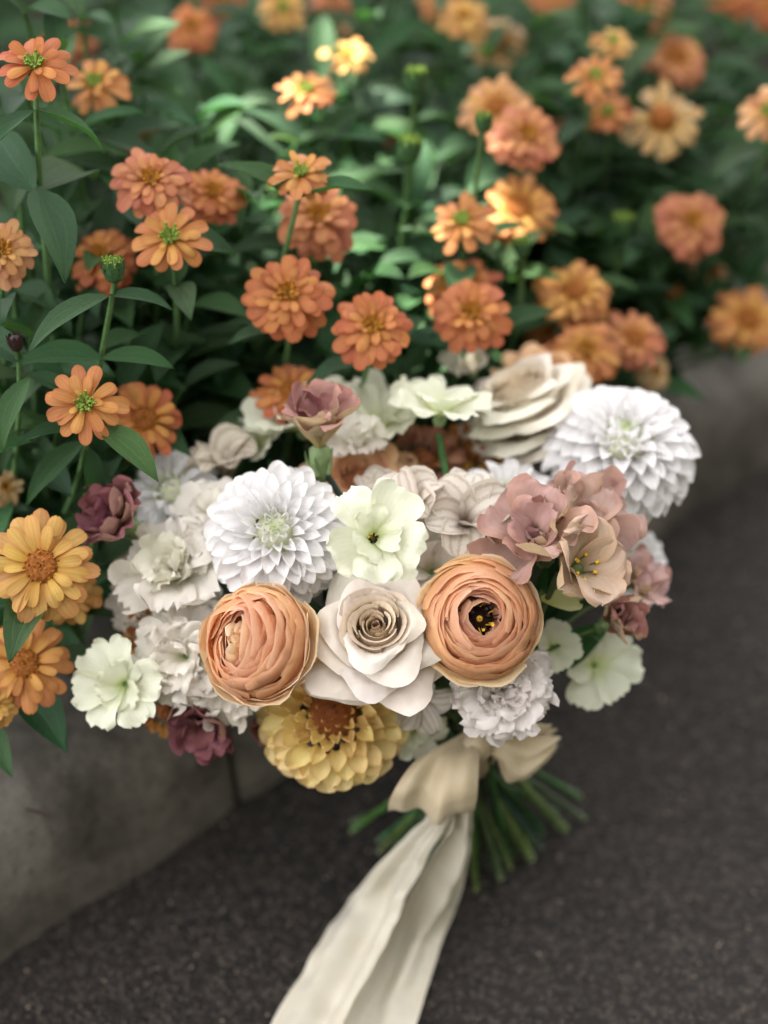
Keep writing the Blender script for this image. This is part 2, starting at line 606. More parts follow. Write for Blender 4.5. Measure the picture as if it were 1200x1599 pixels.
octa = np.array([(1, 0, 0), (0, 1, 0), (-1, 0, 0), (0, -1, 0), (0, 0, .75), (0, 0, -.75)], float)
of = [(0, 1, 4), (1, 2, 4), (2, 3, 4), (3, 0, 4)]
jit = nrng.uniform(.65, 1.3, (NG, 6, 3))
V = octa[None] * jit * gr[:, None, None]
an = nrng.uniform(0, 6.28, NG)
ca, sa = np.cos(an)[:, None], np.sin(an)[:, None]
VX = V[:, :, 0] * ca - V[:, :, 1] * sa + gp[:, 0:1]
VY = V[:, :, 0] * sa + V[:, :, 1] * ca + gp[:, 1:2]
VZ = V[:, :, 2] - .0008
F = [(6 * i + a, 6 * i + b, 6 * i + c) for i in range(NG) for a, b, c in of]
tone = nrng.random(NG) ** 2.2
ga = np.repeat(np.stack([tone, nrng.random(NG), np.zeros(NG)], -1), 6, axis=0)
grains = obj('asphalt_grains', mesh_from('asphalt_grains', np.stack([VX, VY, VZ], -1).reshape(-1, 3), F, M_GRAIN.mat, ga, smooth=False))
grains['kind'] = 'stuff'

# kerb: cast stones laid end to end
kerb = bpy.data.objects.new('kerb', None)
COL.objects.link(kerb)
kerb['kind'] = 'structure'
prof = [(-.004, -.06), (-.004, 0), (-.002, .02), (0, .04), (.002, .055), (.005, .068), (.010, .079), (.018, .089), (.029, .0955), (.042, .099),
        (.06, .1005), (.085, .101), (.11, .101), (.128, .100), (.135, .095), (.136, .06), (.136, -.06)]
_j = (ground(352, 1232) - g0).dot(KD)
cuts = [_j - 1.9, _j - .95, _j, _j + .93, _j + 1.86, _j + 2.8]
for c0, c1 in zip(cuts[:-1], cuts[1:]):
    nu = 70
    P = np.zeros((nu, len(prof), 3))
    aa_ = np.linspace(c0 + .003, c1 - .003, nu)
    for i, a in enumerate(aa_):
        e = min(a - c0, c1 - a)
        rnd = .006 * max(0, 1 - e / .016) ** 2
        for j, (n_, z_) in enumerate(prof):
            cx, cz = n_ - .068, z_ - .05
            d1 = noise.noise(Vector((a * 14, n_ * 20, z_ * 20))) * .0018 + noise.noise(Vector((a * 55, n_ * 60, z_ * 60))) * .0010
            chip = max(0, noise.noise(Vector((a * 24, 7.3, 1.1))) - .25) * .012 if .06 < z_ and n_ < .05 else 0
            q = 1 - rnd / .07
            p = kpt(a, .068 + cx * q - (0 if n_ > .06 else -1) * (chip + d1 * .6) + (d1 if n_ <= .06 else 0), .05 + cz * q + d1 - chip * .8)
            P[i, j] = p
    mb = MB()
    mb.grid(P[:, ::-1])
    n = len(prof)
    mb.add(P[0], [tuple(range(n))[::-1]])
    mb.add(P[-1], [tuple(range(n))])
    st = obj('kerb_stone', mb.mesh('kerb_stone', M_CONC), kerb)

# bed soil behind the kerb
aS = np.concatenate([[-6], np.linspace(-1, 2.2, 70), [8]])
nS = np.concatenate([np.linspace(.13, 1.3, 40), [8]])
P = np.zeros((len(aS), len(nS), 3))
for i, a in enumerate(aS):
    for j, n_ in enumerate(nS):
        z = .078 + .012 * noise.noise(Vector((a * 12, n_ * 12, 0))) + .006 * noise.noise(Vector((a * 40, n_ * 40, 5)))
        P[i, j] = kpt(a, n_, z)
soil = obj('soil', grid_mesh('soil', P, M_SOIL))
soil['kind'] = 'structure'

# ------------------------------------------------------------------ unseen tree, added to shade the bed around the sun spots
PATCHES = [(at(500, 225, 1.22), .068), (at(590, 296, 1.185), .055), (at(575, 170, 1.25), .03), (at(372, 235, 1.18), .018)]  # sun spots on the bed; the crown is left open towards them
tree = thing('added_shade_tree', 'unseen broad leafy tree added to shade the flower bed', 'tree', (-2.3, 3.4, .08))
M_BARK = simple_mat('bark', (.09, .07, .055), .9, .15, .4, 25, 0, 1, .02)
M_TLEAF = simple_mat('tree_leaf', (.045, .085, .03), .5, .35, .35, 3, .3)
base = Vector((-2.3, 3.4, .08))
ctr = Vector((0.05, 1.0, .25)) + SUN_DIR * 3.6
mb = MB()
mb.tube(bez(Vector((0, 0, 0)), Vector((.1, -.1, 1.6)), ctr - base + Vector((.3, .3, -.1)), 12), [.16 - .009 * i for i in range(12)], 10)
for i in range(9):
    e = ctr - base + Vector((rng.uniform(-1.5, 1.5), rng.uniform(-1.5, 1.5), rng.uniform(.1, .8)))
    s_ = Vector((.02, 0, 1.1 + .12 * i))
    mb.tube(bez(s_, (s_ + e) / 2 + Vector((0, 0, .4)), e, 8), [.05 - .005 * k for k in range(8)], 6)
obj('trunk', mb.mesh('trunk', M_BARK), tree)
ex = SUN_DIR.cross(Vector((0, 0, 1))).normalized()
ey = SUN_DIR.cross(ex)
NL = 23000
V, F = [], []
for i in range(NL):
    while True:
        u, v_, w_ = rng.uniform(-1, 1), rng.uniform(-1, 1), rng.uniform(-1, 1)
        if u * u + v_ * v_ + w_ * w_ < 1:
            break
    p = ctr + ex * (u * 1.5) + ey * (v_ * 1.6) + SUN_DIR * (w_ * .55)
    hit = False
    for q, r_ in PATCHES:
        d = p - q
        d -= SUN_DIR * d.dot(SUN_DIR)
        if d.length < r_ + .045:
            hit = True
    if hit:
        continue
    nrm = Vector((rng.gauss(0, .6), rng.gauss(0, .6), 1)).normalized()
    M = frame(p - base, nrm, rng.uniform(0, 6.28))
    L_, W_ = rng.uniform(.09, .14), rng.uniform(.05, .075)
    o_ = len(V)
    for q in ((-.5, 0, 0), (0, -.5, .06), (.5, 0, -.05), (0, .5, .06)):
        V.append(M @ Vector((q[0] * L_, q[1] * W_, q[2] * W_)))
    F += [(o_, o_ + 1, o_ + 2), (o_, o_ + 2, o_ + 3)]
crown = obj('crown', mesh_from('crown', V, F, M_TLEAF, smooth=False), tree)
crown['kind'] = 'stuff'

# unseen leafy screen, added behind the viewer to block low front sky
hb = kpt(.4, -2.15, 0)
added_hedge = thing('added_hedge', 'tall dark leafy screen, unseen, added to block low sky light', 'added_hedge', hb)
V, F = [], []
for i in range(9000):
    a, n_, z = rng.uniform(-5, 5), -abs(rng.gauss(0, .16)), rng.uniform(.05, 2.9)
    if rng.random() < .15:
        n_, z = rng.uniform(-.9, 0), 2.9 + rng.gauss(0, .05)
    p = KD * a + KN * n_ + Vector((0, 0, z))
    M = frame(p, KN * .8 + Vector((rng.gauss(0, .5), rng.gauss(0, .5), rng.gauss(.4, .5))), rng.uniform(0, 6.28))
    L_ = rng.uniform(.08, .14)
    o_ = len(V)
    for q in ((-.5, 0, 0), (0, -.3, .05), (.5, 0, -.05), (0, .3, .05)):
        V.append(M @ (Vector(q) * L_))
    F += [(o_, o_ + 1, o_ + 2), (o_, o_ + 2, o_ + 3)]
hl = obj('foliage', mesh_from('added_hedge_foliage', V, F, M_TLEAF, smooth=False), added_hedge)
hl['kind'] = 'stuff'
mb = MB()
c8 = [KD * a + KN * n_ + Vector((0, 0, z)) for z in (0, 2.8) for a, n_ in ((-5, -.9), (5, -.9), (5, -.12), (-5, -.12))]
mb.add(c8, [(0, 1, 2, 3), (7, 6, 5, 4), (0, 4, 5, 1), (1, 5, 6, 2), (2, 6, 7, 3), (3, 7, 4, 0)])
obj('branches', mb.mesh('added_hedge_branches', M_BARK, smooth=False), added_hedge)

# ------------------------------------------------------------------ leaves
GREEN = lin(54, 83, 51)


def leaf_mesh(i):
    key = ('leaf', i)
    if key not in _cache:
        r = random.Random(i * 13 + 1)
        P, A = petal_arr(1.0, r.uniform(.34, .43), LEAFP, bend=(r.uniform(14, 26), 4, r.uniform(-32, -12)), cup=r.uniform(.15, .35), ridge=r.uniform(.14, .3),
                         ruffle=.028, rf=2.0, crumple=.02, twist=r.uniform(-14, 14), nu=10, nv=7, seed=i)
        _cache[key] = grid_mesh('leaf', P, M_LEAF, A)
    return _cache[key]


def add_leaf(parent, p0, dirv, up, L, droop=0, color=GREEN, name='leaf'):
    x = Vector(dirv).normalized()
    z = Vector(up)
    z = (z - x * z.dot(x))
    if z.length < .05:
        z = Vector((0, 0, 1)) - x * x.z
    z.normalize()
    y = z.cross(x)
    M = Matrix((x, y, z)).transposed().to_4x4()
    M = Matrix.Translation(Vector(p0) - parent.location) @ M @ Matrix.Rotation(R(droop), 4, 'Y') @ Matrix.Diagonal((L, L, L, 1))
    c = [q * rng.uniform(.85, 1.15) for q in color]
    return obj(name, leaf_mesh(rng.randrange(10)), parent, M, c)


def leaf_px(parent, a, b, up=(0, .5, 1), color=GREEN, stretch=1.0):
    """a leaf from its foot a to its tip b, both (px, py, depth)"""
    p0, p1 = at(*a), at(*b)
    return add_leaf(parent, p0, p1 - p0, vdir(*up), (p1 - p0).length * 1.04 * stretch, 0, color)


# ------------------------------------------------------------------ zinnias
ZCOL = {  # outer, inner petal colours
    'C': (lin(200, 118, 72), lin(214, 148, 74)),
    'O': (lin(206, 138, 78), lin(218, 164, 80)),
    'Y': (lin(214, 166, 92), lin(218, 178, 88)),
    'P': (lin(216, 164, 116), lin(218, 166, 98)),
    'K': (lin(202, 128, 94), lin(212, 150, 90)),
    'F': (lin(212, 190, 142), lin(204, 170, 110)),
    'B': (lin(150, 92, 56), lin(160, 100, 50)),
}


def zin_petal(v):
    r = random.Random(v)
    return petal_mesh(('zin', v), M_ZINNIA, L=1.0, W=r.uniform(.37, .47), prof=ZP, bend=(r.uniform(4, 20), r.uniform(-6, 8), r.uniform(-40, 4)), cup=r.uniform(-.15, .4),
                      ridge=-.12, notch=r.choice((0, .03, .05)), crumple=.035, twist=r.uniform(-20, 20), nu=9, nv=6, seed=v)


ROWS = {
    'single': [(11, 1.0, -6), (8, .78, 14), (3, .5, 34)],
    'double': [(15, 1.0, -18), (14, .9, -3), (12, .76, 12), (10, .58, 28), (6, .4, 50)],
    'disc': [(14, 1.0, -14), (13, .88, 0), (10, .70, 14)],
    'faded': [(13, 1.0, -16), (11, .86, -4)],
    'spent': [(9, .9, -40), (7, .7, -20)],
}


def zinnia_head(parent, pos, facing, diam, col, kind, seed):
    r = random.Random(seed)
    Rd = diam / 2
    mb = MB()
    mb.lathe([(.001, -Rd * .34), (Rd * .10, -Rd * .32), (Rd * .2, -Rd * .2), (Rd * .24, -Rd * .06), (Rd * .2, 0)], 10, 0)
    big = kind in ('disc', 'faded', 'spent')
    dr = Rd * (.30 if big else .15)
    dh = Rd * (.16 if kind == 'disc' else .3 if kind in ('faded', 'spent') else .1)
    dm = 1
    mb.lathe([(dr * 1.02, -Rd * .02), (dr * .98, dh * .4), (dr * .8, dh * .8), (dr * .45, dh), (.0005, dh * (.8 if kind == 'disc' else 1.05))], 14, dm, .06, seed)
    nf = 46 if big else 15
    for i in range(nf):
        f = math.sqrt((i + .5) / nf)
        a = i * 2.39996
        rr_ = dr * f * .98
        if big:
            h = Rd * .09 * r.uniform(.6, 1.2) * (1.2 if f > .55 else .6)
            p = Vector((rr_ * math.cos(a), rr_ * math.sin(a), dh * (1 - f * f) * .9))
            e = p + Vector((math.cos(a) * .4 * f, math.sin(a) * .4 * f, 1)) * h
            mb.tube([p, (p + e) / 2, e], [Rd * .02, Rd * .03, Rd * .014], 4, 2)
        else:
            h = Rd * r.uniform(.14, .26)
            p = Vector((rr_ * math.cos(a), rr_ * math.sin(a), dh * .6))
            e = p + Vector((math.cos(a) * .55, math.sin(a) * .55, 1)) * h
            mb.tube([p, p * .5 + e * .5 + Vector((0, 0, h * .12)), e], [Rd * .03, Rd * .046, Rd * .03], 5, 3)
    head = obj('flower_head', mb.mesh('flower_head', [M_BUD, M_DISC if big else M_SDISC, M_DISC_FL, M_DISC_FL if kind == 'double' else M_FLORET]), parent,
               frame(pos - parent.location, facing, r.uniform(0, 6.28)))
    co, ci = ZCOL[col]
    rows = ROWS[kind]
    for ri, (n, ln, el) in enumerate(rows):
        f = ri / max(1, len(rows) - 1)
        for i in range(n):
            if kind in ('faded', 'spent') and r.random() < .12:
                continue
            az = 2 * math.pi * (i + .5 * (ri % 2) + r.uniform(-.16, .16)) / n
            c = [co[q] * (1 - f) + ci[q] * f for q in range(3)]
            j = r.uniform(.9, 1.08)
            c = [q * j for q in c]
            e = R(el + r.gauss(0, 8))
            if r.random() < .07:
                c = [q * w for q, w in zip(c, (.78, .68, .6))]
            sc = (Rd * ln - dr * .6) * r.uniform(.84, 1.08)
            obj('petal', zin_petal(r.randrange(14)), head, pm(az, e, dr * .7, Rd * .02 * ri, R(r.uniform(-14, 14)), sc), c)
    return head


for _k, _v in ZCOL.items():      # a little greyer
    ZCOL[_k] = tuple(tuple((c * .93 + .07 * (.3 * q[0] + .6 * q[1] + .1 * q[2])) * .93 for c in q) for q in _v)
ZGROUP = 'zinnias blooming in the flower bed'
ZPOS = []


def zinnia(px, py, dpx, d, col, kind, face, short, extra, leaves=3, lean=None, stem_to=None):
    pos = at(px, py, d)
    f = vdir(*face)
    seed = int(px * 7 + py * 3)
    r = random.Random(seed)
    n_ = bed_n(pos)
    need = max(.17 - n_, .0) + r.uniform(.0, .03)
    base = Vector((pos.x + r.uniform(-.02, .02), pos.y, .075)) + KN * need
    if stem_to:
        q = at(*stem_to)
        ctrl = q
    else:
        ctrl = None
    t = thing('zinnia', short + ' ' + extra, 'zinnia', base, ZGROUP)
    diam = px_m(dpx, d)
    nb = pos - f * diam * .16
    if ctrl is None:
        ctrl = nb - (f * .5 + Vector((0, 0, .5))).normalized() * (pos.z - base.z) * .55
    pts = bez(base, ctrl, nb, 10)
    mb = MB()
    o_ = base
    mb.tube([p - o_ for p in pts], [.0021 - .00006 * i for i in range(10)], 6)
    obj('stem', mb.mesh('stem', M_STEM), t)
    zinnia_head(t, pos, f, diam, col, kind, seed)
    az = r.uniform(0, 6.28)
    for k in range(leaves):
        tt = (.90, .68, .45, .3)[k % 4]
        i = tt * 9
        p = pts[int(i)].lerp(pts[min(9, int(i) + 1)], i - int(i))
        for s_ in (0, math.pi):
            a = az + k * 1.57 + s_ + r.uniform(-.25, .25)
            dv = Vector((math.cos(a), math.sin(a), r.uniform(.0, .45)))
            add_leaf(t, p, dv, (0, 0, 1), r.uniform(.046, .066) * (1 + .12 * k))
    ZPOS.append((px, py, short))
    return t


C1 = (0, .35, 1)
UPF = (0, .62, .8)
zinnia(55, 103, 134, 1.0, 'C', 'single', (.08, .5, 1), 'sharp coral zinnia with a green centre', 'tallest at the upper left corner', 0, stem_to=(52, 300, 1.02))
zinnia(150, 132, 112, 1.14, 'O', 'single', (-.1, .5, .9), 'soft orange zinnia behind the tall coral one', 'leaning left')
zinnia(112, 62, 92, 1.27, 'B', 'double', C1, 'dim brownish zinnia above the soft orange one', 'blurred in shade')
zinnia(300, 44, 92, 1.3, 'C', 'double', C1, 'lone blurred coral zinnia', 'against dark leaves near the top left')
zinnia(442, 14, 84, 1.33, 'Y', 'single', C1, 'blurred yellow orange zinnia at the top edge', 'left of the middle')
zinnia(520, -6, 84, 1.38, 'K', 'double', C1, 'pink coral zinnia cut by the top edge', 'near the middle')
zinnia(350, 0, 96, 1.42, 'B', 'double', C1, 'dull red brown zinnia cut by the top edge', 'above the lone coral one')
zinnia(510, 62, 92, 1.4, 'P', 'disc', (-.2, .5, .8), 'hazy peach zinnia', 'half hidden behind a small yellow bloom')
zinnia(541, 84, 84, 1.26, 'Y', 'single', UPF, 'small yellow zinnia with a bright centre', 'in front of a hazy peach bloom')
zinnia(478, 143, 102, 1.18, 'O', 'single', UPF, 'light orange zinnia with drooping petals', 'just above the sunlit leaves')
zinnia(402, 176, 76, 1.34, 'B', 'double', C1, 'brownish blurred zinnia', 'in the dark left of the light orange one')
zinnia(236, 282, 138, 1.05, 'K', 'double', (.05, .45, 1), 'full coral pink zinnia', 'on top of a pair of touching blooms at left')
zinnia(267, 372, 132, 1.035, 'O', 'single', (0, .3, 1), 'orange zinnia with an upright green centre', 'lower of a touching pair at left')
zinnia(332, 302, 118, 1.11, 'C', 'double', (.25, .45, .9), 'coral zinnia turned to the right', 'behind the full coral pink one')
zinnia(470, 272, 106, 1.05, 'O', 'single', (0, .5, .9), 'small orange zinnia with a green centre', 'on a slim stem before a larger coral bloom', 1, stem_to=(452, 400, 1.06))
zinnia(496, 338, 150, 1.11, 'K', 'double', (.1, .4, 1), 'large coral zinnia', 'half hidden behind the small slim stemmed one')
zinnia(4, 392, 118, 1.02, 'P', 'double', (.3, .3, 1), 'orange pink zinnia cut by the left edge', 'beside the bed of dark leaves')
zinnia(158, 402, 128, 1.1, 'C', 'double', (-.1, .45, .9), 'shaded coral zinnia under a long leaf', 'left of the touching pair')
zinnia(450, 460, 152, 1.06, 'C', 'double', (.0, .25, 1), 'round many petalled coral orange zinnia', 'left of the two dome blooms in the middle')
zinnia(583, 511, 140, 1.06, 'C', 'double', (.1, .35, 1), 'round orange zinnia with a yellow heart', 'just above the pale flowers of the bouquet')
zinnia(722, 448, 132, 1.15, 'C', 'double', (-.1, .5, .9), 'deep coral zinnia at the back', 'of an overlapping pair in the middle')
zinnia(736, 490, 132, 1.1, 'C', 'double', (0, .3, 1), 'deep coral zinnia with a yellow centre', 'in front of its twin in the middle')
zinnia(456, 612, 124, 1.10, 'C', 'disc', (0, .55, .85), 'deep orange zinnia peeking over the bouquet', 'at its back left')
zinnia(134, 631, 134, 1.0, 'O', 'single', (.0, .12, 1), 'sharp orange zinnia with dark yellow tipped centre', 'left of the bouquet', 0, stem_to=(150, 760, 1.06))
zinnia(226, 655, 136, 1.065, 'C', 'disc', (.25, .3, 1), 'orange zinnia with a broad brown disc', 'behind the sharp orange one')
zinnia(65, 885, 178, 1.0, 'Y', 'disc', (.05, .22, 1), 'largest golden zinnia with a brown disc', 'at the left edge above the kerb', 2)
zinnia(108, 928, 112, 1.05, 'Y', 'double', (.3, .0, 1), 'golden zinnia tucked under the largest one', 'beside the bouquet')
zinnia(40, 1036, 154, 1.035, 'O', 'disc', (.05, .25, 1), 'golden orange zinnia hanging over the kerb', 'below the largest golden bloom', 2)
zinnia(-8, 1100, 84, 1.03, 'Y', 'double', (.4, .1, 1), 'lowest golden zinnia cut by the left edge', 'over the kerb')
zinnia(8, 762, 66, 1.08, 'F', 'double', (.6, .2, .8), 'pale yellow zinnia cut by the left edge', 'among dark leaves')
zinnia(722, 346, 112, 1.13, 'O', 'single', (-.15, .5, .9), 'ragged orange zinnia', 'left of a wide orange bloom in the middle')
zinnia(812, 325, 128, 1.2, 'O', 'disc', (.0, .3, 1), 'wide orange zinnia with a dark disc', 'right of a ragged orange one')
zinnia(775, 168, 124, 1.24, 'P', 'disc', (-.1, .4, 1), 'peach zinnia behind a pink coral one', 'right of the sunlit leaves')
zinnia(822, 212, 124, 1.19, 'K', 'double', (.1, .35, 1), 'pink coral zinnia overlapping a peach one', 'right of the sunlit leaves')
zinnia(930, 120, 92, 1.22, 'O', 'single', (0, .4, 1), 'middle orange zinnia of a stacked trio', 'at the upper right')
zinnia(957, 66, 74, 1.26, 'Y', 'single', UPF, 'small golden zinnia topping a stacked trio', 'at the upper right')
zinnia(950, 178, 82, 1.25, 'O', 'single', (-.2, .45, .9), 'lowest orange zinnia of a stacked trio', 'beside the pale brown eyed bloom')
zinnia(1034, 187, 142, 1.27, 'F', 'faded', (.1, .3, 1), 'pale yellow zinnia with a brown eye', 'at the upper right')
zinnia(1056, 88, 112, 1.33, 'K', 'disc', (.1, .45, 1), 'pink coral zinnia with an orange disc', 'above the pale brown eyed bloom')
zinnia(1010, 6, 92, 1.4, 'K', 'double', C1, 'pink zinnia cut by the top edge', 'above the stacked trio')
zinnia(1080, 347, 122, 1.25, 'K', 'double', (.1, .3, 1), 'lone coral pink zinnia', 'halfway down the right side')
zinnia(897, 455, 128, 1.2, 'O', 'disc', (0, .5, .9), 'orange zinnia topping a cluster of four', 'above the white dahlia')
zinnia(862, 512, 110, 1.24, 'C', 'double', (-.3, .4, .9), 'shaded orange zinnia at the back', 'of a cluster of four above the bouquet')
zinnia(916, 548, 116, 1.18, 'O', 'double', (0, .35, 1), 'orange zinnia lowest in a cluster of four', 'touching the white dahlia')
zinnia(990, 528, 112, 1.21, 'K', 'disc', (.2, .4, .9), 'coral zinnia rightmost in a cluster of four', 'above the white dahlia')
zinnia(1022, 582, 66, 1.25, 'F', 'double', (.3, .2, .9), 'small pale yellow zinnia', 'behind the right rim of the white dahlia')
zinnia(1168, 500, 126, 1.29, 'O', 'disc', (.05, .25, 1), 'orange zinnia with a brown disc', 'overhanging the kerb at the right edge')
zinnia(1112, 420, 96, 1.33, 'F', 'faded', (.5, .4, .6), 'faded peach zinnia', 'turned away above the right edge bloom')
zinnia(1054, 462, 92, 1.31, 'F', 'spent', (.0, .75, .6), 'withered zinnia with drooping tan petals', 'below the lone coral pink one')
zinnia(1202, 176, 104, 1.22, 'P', 'single', (-.3, .3, 1), 'orange peach zinnia cut by the right edge', 'near the top')
zinnia(724, 28, 84, 1.32, 'Y', 'double', (-.1, .5, .9), 'yellow orange zinnia at the top', 'beside a pale brown eyed one')
zinnia(776, 64, 106, 1.33, 'F', 'faded', (.15, .3, 1), 'pale zinnia with a dark brown eye', 'at the top right of the middle')
zinnia(1142, -8, 88, 1.42, 'C', 'double', C1, 'coral zinnia cut by the top edge', 'near the right corner')
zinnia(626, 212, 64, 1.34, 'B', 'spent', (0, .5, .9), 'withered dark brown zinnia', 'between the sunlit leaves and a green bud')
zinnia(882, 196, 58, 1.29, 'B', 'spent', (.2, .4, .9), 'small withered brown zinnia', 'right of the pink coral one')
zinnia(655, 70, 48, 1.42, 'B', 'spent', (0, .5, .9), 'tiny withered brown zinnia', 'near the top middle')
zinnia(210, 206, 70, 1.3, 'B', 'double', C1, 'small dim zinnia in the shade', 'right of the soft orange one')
zinnia(128, 326, 66, 1.2, 'C', 'double', C1, 'small shaded coral zinnia', 'left of the full coral pink one')
zinnia(690, 2, 76, 1.4, 'O', 'double', C1, 'orange zinnia cut by the top edge', 'left of the yellow orange one')
zinnia(1200, 12, 70, 1.42, 'C', 'double', C1, 'coral zinnia in the top right corner', 'blurred')
zinnia(860, -12, 84, 1.45, 'O', 'double', C1, 'faint orange zinnia cut by the top edge', 'above the peach and pink pair')

# hero leaves beside the sharp blooms (each belongs to one plant)
things_by = {o['label']: o for o in bpy.data.objects if 'label' in o}


def plant_of(start):
    return next(o for l, o in things_by.items() if l.startswith(start))


z1 = plant_of('sharp coral')
leaf_px(z1, (60, 172, 1.01), (168, 232, 1.03), (.2, .9, .5))
leaf_px(z1, (56, 172, 1.01), (-30, 250, .99), (-.2, .9, .6))
leaf_px(z1, (58, 296, 1.02), (105, 432, .99), (.5, .3, 1))
leaf_px(z1, (54, 296, 1.02), (-8, 205, 1.06), (-.3, .2, 1))
leaf_px(z1, (56, 300, 1.03), (150, 268, 1.1), (.2, .8, .6))
z23 = plant_of('sharp orange')
leaf_px(z23, (160, 668, 1.01), (247, 748, .985), (.3, .5, .9))
leaf_px(z23, (118, 672, 1.02), (28, 692, 1.0), (-.1, .7, .8))
leaf_px(z23, (130, 690, 1.04), (45, 790, 1.03), (-.4, .4, .9))
leaf_px(z23, (140, 700, 1.04), (150, 800, 1.05), (.4, .3, .9))

# ------------------------------------------------------------------ zinnia buds on their own stems


def bud(px, py, dpx, d, label, dark=False, stem_to=None, open_=True):
    pos = at(px, py, d)
    r = random.Random(int(px + py))
    n_ = bed_n(pos)
    base = Vector((pos.x + r.uniform(-.02, .02), pos.y, .075)) + KN * max(.17 - n_, 0)
    t = thing('zinnia_bud', label, 'flower bud', base, 'zinnia buds standing among the flowers')
    f = (vdir(0, .85, .5) + Vector((r.uniform(-.15, .15), 0, 0))).normalized()
    w = px_m(dpx, d) / 2
    mb = MB()
    mb.lathe([(w * .25, -w * 1.15), (w * .7, -w * .85), (w * .98, -w * .2), (w, .3 * w), (w * .8, w * .75), (w * .5, w * .95), (.0003, w)], 12, 0)
    for i in range(30):          # overlapping scales
        ring = i // 10
        a = (i % 10 + .5 * (ring % 2)) * .6283
        zz = (-.5 + .5 * ring) * w
        rr_ = w * (.85, 1.0, .98)[ring]
        c, s_ = math.cos(a), math.sin(a)
        tx, ty = -s_ * w * .3, c * w * .3
        p = (c * rr_ * 1.02, s_ * rr_ * 1.02)
        mb.add([(p[0] - tx, p[1] - ty, zz), (p[0] + tx, p[1] + ty, zz), (c * rr_ * 1.1 + tx * .8, s_ * rr_ * 1.1 + ty * .8, zz + w * .5),
                (c * rr_ * 1.06, s_ * rr_ * 1.06, zz + w * .75), (c * rr_ * 1.1 - tx * .8, s_ * rr_ * 1.1 - ty * .8, zz + w * .5)], [(0, 1, 2, 3, 4)], 0)
    if open_:
        for i in range(20):
            q = math.sqrt((i + .5) / 20)
            a = i * 2.4
            p = Vector((w * .85 * q * math.cos(a), w * .85 * q * math.sin(a), w * (1 - .3 * q * q) * .7))
            e = p + Vector((math.cos(a) * .4 * q, math.sin(a) * .4 * q, 1)) * w * r.uniform(.55, .95)
            mb.tube([p, (p + e) / 2, e], [w * .12, w * .15, w * .09], 5, 1)
    obj('bud', mb.mesh('bud', [M_DARK if dark else M_BUD, M_FLORET]), t, frame(pos - base, f))
    nb = pos - f * w
    ctrl = at(*stem_to) if stem_to else nb - (f + Vector((0, 0, .4))).normalized() * (pos.z - base.z) * .55
    pts = bez(base, ctrl, nb, 10)
    mb = MB()
    mb.tube([p - base for p in pts], .0017, 6)
    obj('stem', mb.mesh('stem', M_STEM), t)
    if not stem_to:
        az = r.uniform(0, 6.28)
        for k in range(2):
            p = pts[7 - 2 * k]
            for s_ in (0, math.pi):
                a = az + k * 1.57 + s_
                add_leaf(t, p, (math.cos(a), math.sin(a), r.uniform(.1, .5)), (0, 0, 1), r.uniform(.04, .055))
    return t


b1 = bud(178, 424, 34, 1.0, 'sharp green zinnia bud with upright florets above two broad leaves', stem_to=(155, 580, 1.03))
leaf_px(b1, (168, 462, 1.005), (42, 548, .985), (-.25, .7, .8))
leaf_px(b1, (172, 462, 1.005), (272, 482, 1.02), (.1, .8, .6))
leaf_px(b1, (160, 560, 1.03), (272, 572, 1.02), (.1, .75, .7))
leaf_px(b1, (158, 560, 1.03), (20, 572, 1.03), (-.1, .7, .8))
leaf_px(b1, (160, 545, 1.05), (230, 520, 1.08), (.1, .8, .6))
b2 = bud(25, 536, 24, .995, 'dark closed zinnia bud near the left edge', dark=True, stem_to=(45, 620, 1.02), open_=False)
leaf_px(b2, (35, 565, 1.0), (-40, 512, 1.02), (-.2, .6, .8))
leaf_px(b2, (45, 590, 1.01), (2, 700, .99), (-.5, .2, 1))
leaf_px(b2, (50, 585, 1.01), (118, 620, 1.01), (.2, .5, .9))
leaf_px(b2, (48, 690, 1.02), (-30, 725, 1.0), (-.2, .8, .8))
bud(648, 128, 34, 1.15, 'blurred green zinnia bud above the sunlit leaves')
bud(640, 236, 36, 1.14, 'green zinnia bud standing right of the sunlit leaves')
bud(755, 193, 26, 1.11, 'small dark green zinnia bud before the peach bloom')
bud(815, 388, 26, 1.16, 'small lime zinnia bud below the wide orange bloom')
bud(972, 356, 34, 1.24, 'lime zinnia bud left of the lone coral pink bloom')
bud(1000, 38, 36, 1.36, 'pale lime zinnia bud near the top right')
t = bud(142, 786, 22, 1.05, 'small orange tinged bud beside the dusky bloom of the bouquet', open_=True)

# ------------------------------------------------------------------ leafy shoots between the blooms, and the deep foliage under them
SGROUP = 'leafy zinnia shoots between the blooms'
used = set()
shoots = 0


def whereabouts(px, py):
    best = sorted(ZPOS, key=lambda z: (z[0] - px) ** 2 + (z[1] - py) ** 2)
    for z in best[:5]:
        dx, dy = px - z[0], py - z[1]
        rel = ('right of' if dx > 0 else 'left of') if abs(dx) > abs(dy) else ('below' if dy > 0 else 'above')
        lab = f'leafy green shoot {rel} the {z[2]}'
        if lab not in used:
            used.add(lab)
            return lab
    return None


def canopy_depth(px, py):
    """leaf canopy: a plane rising from the kerb rim to the back of the bed"""
    best = sorted(ZPOS_D, key=lambda z: (z[0] - px) ** 2 + (z[1] - py) ** 2)[:4]
    w = [1 / (((z[0] - px) ** 2 + (z[1] - py) ** 2) + 400) for z in best]
    return sum(z[2] * q for z, q in zip(best, w)) / sum(w)


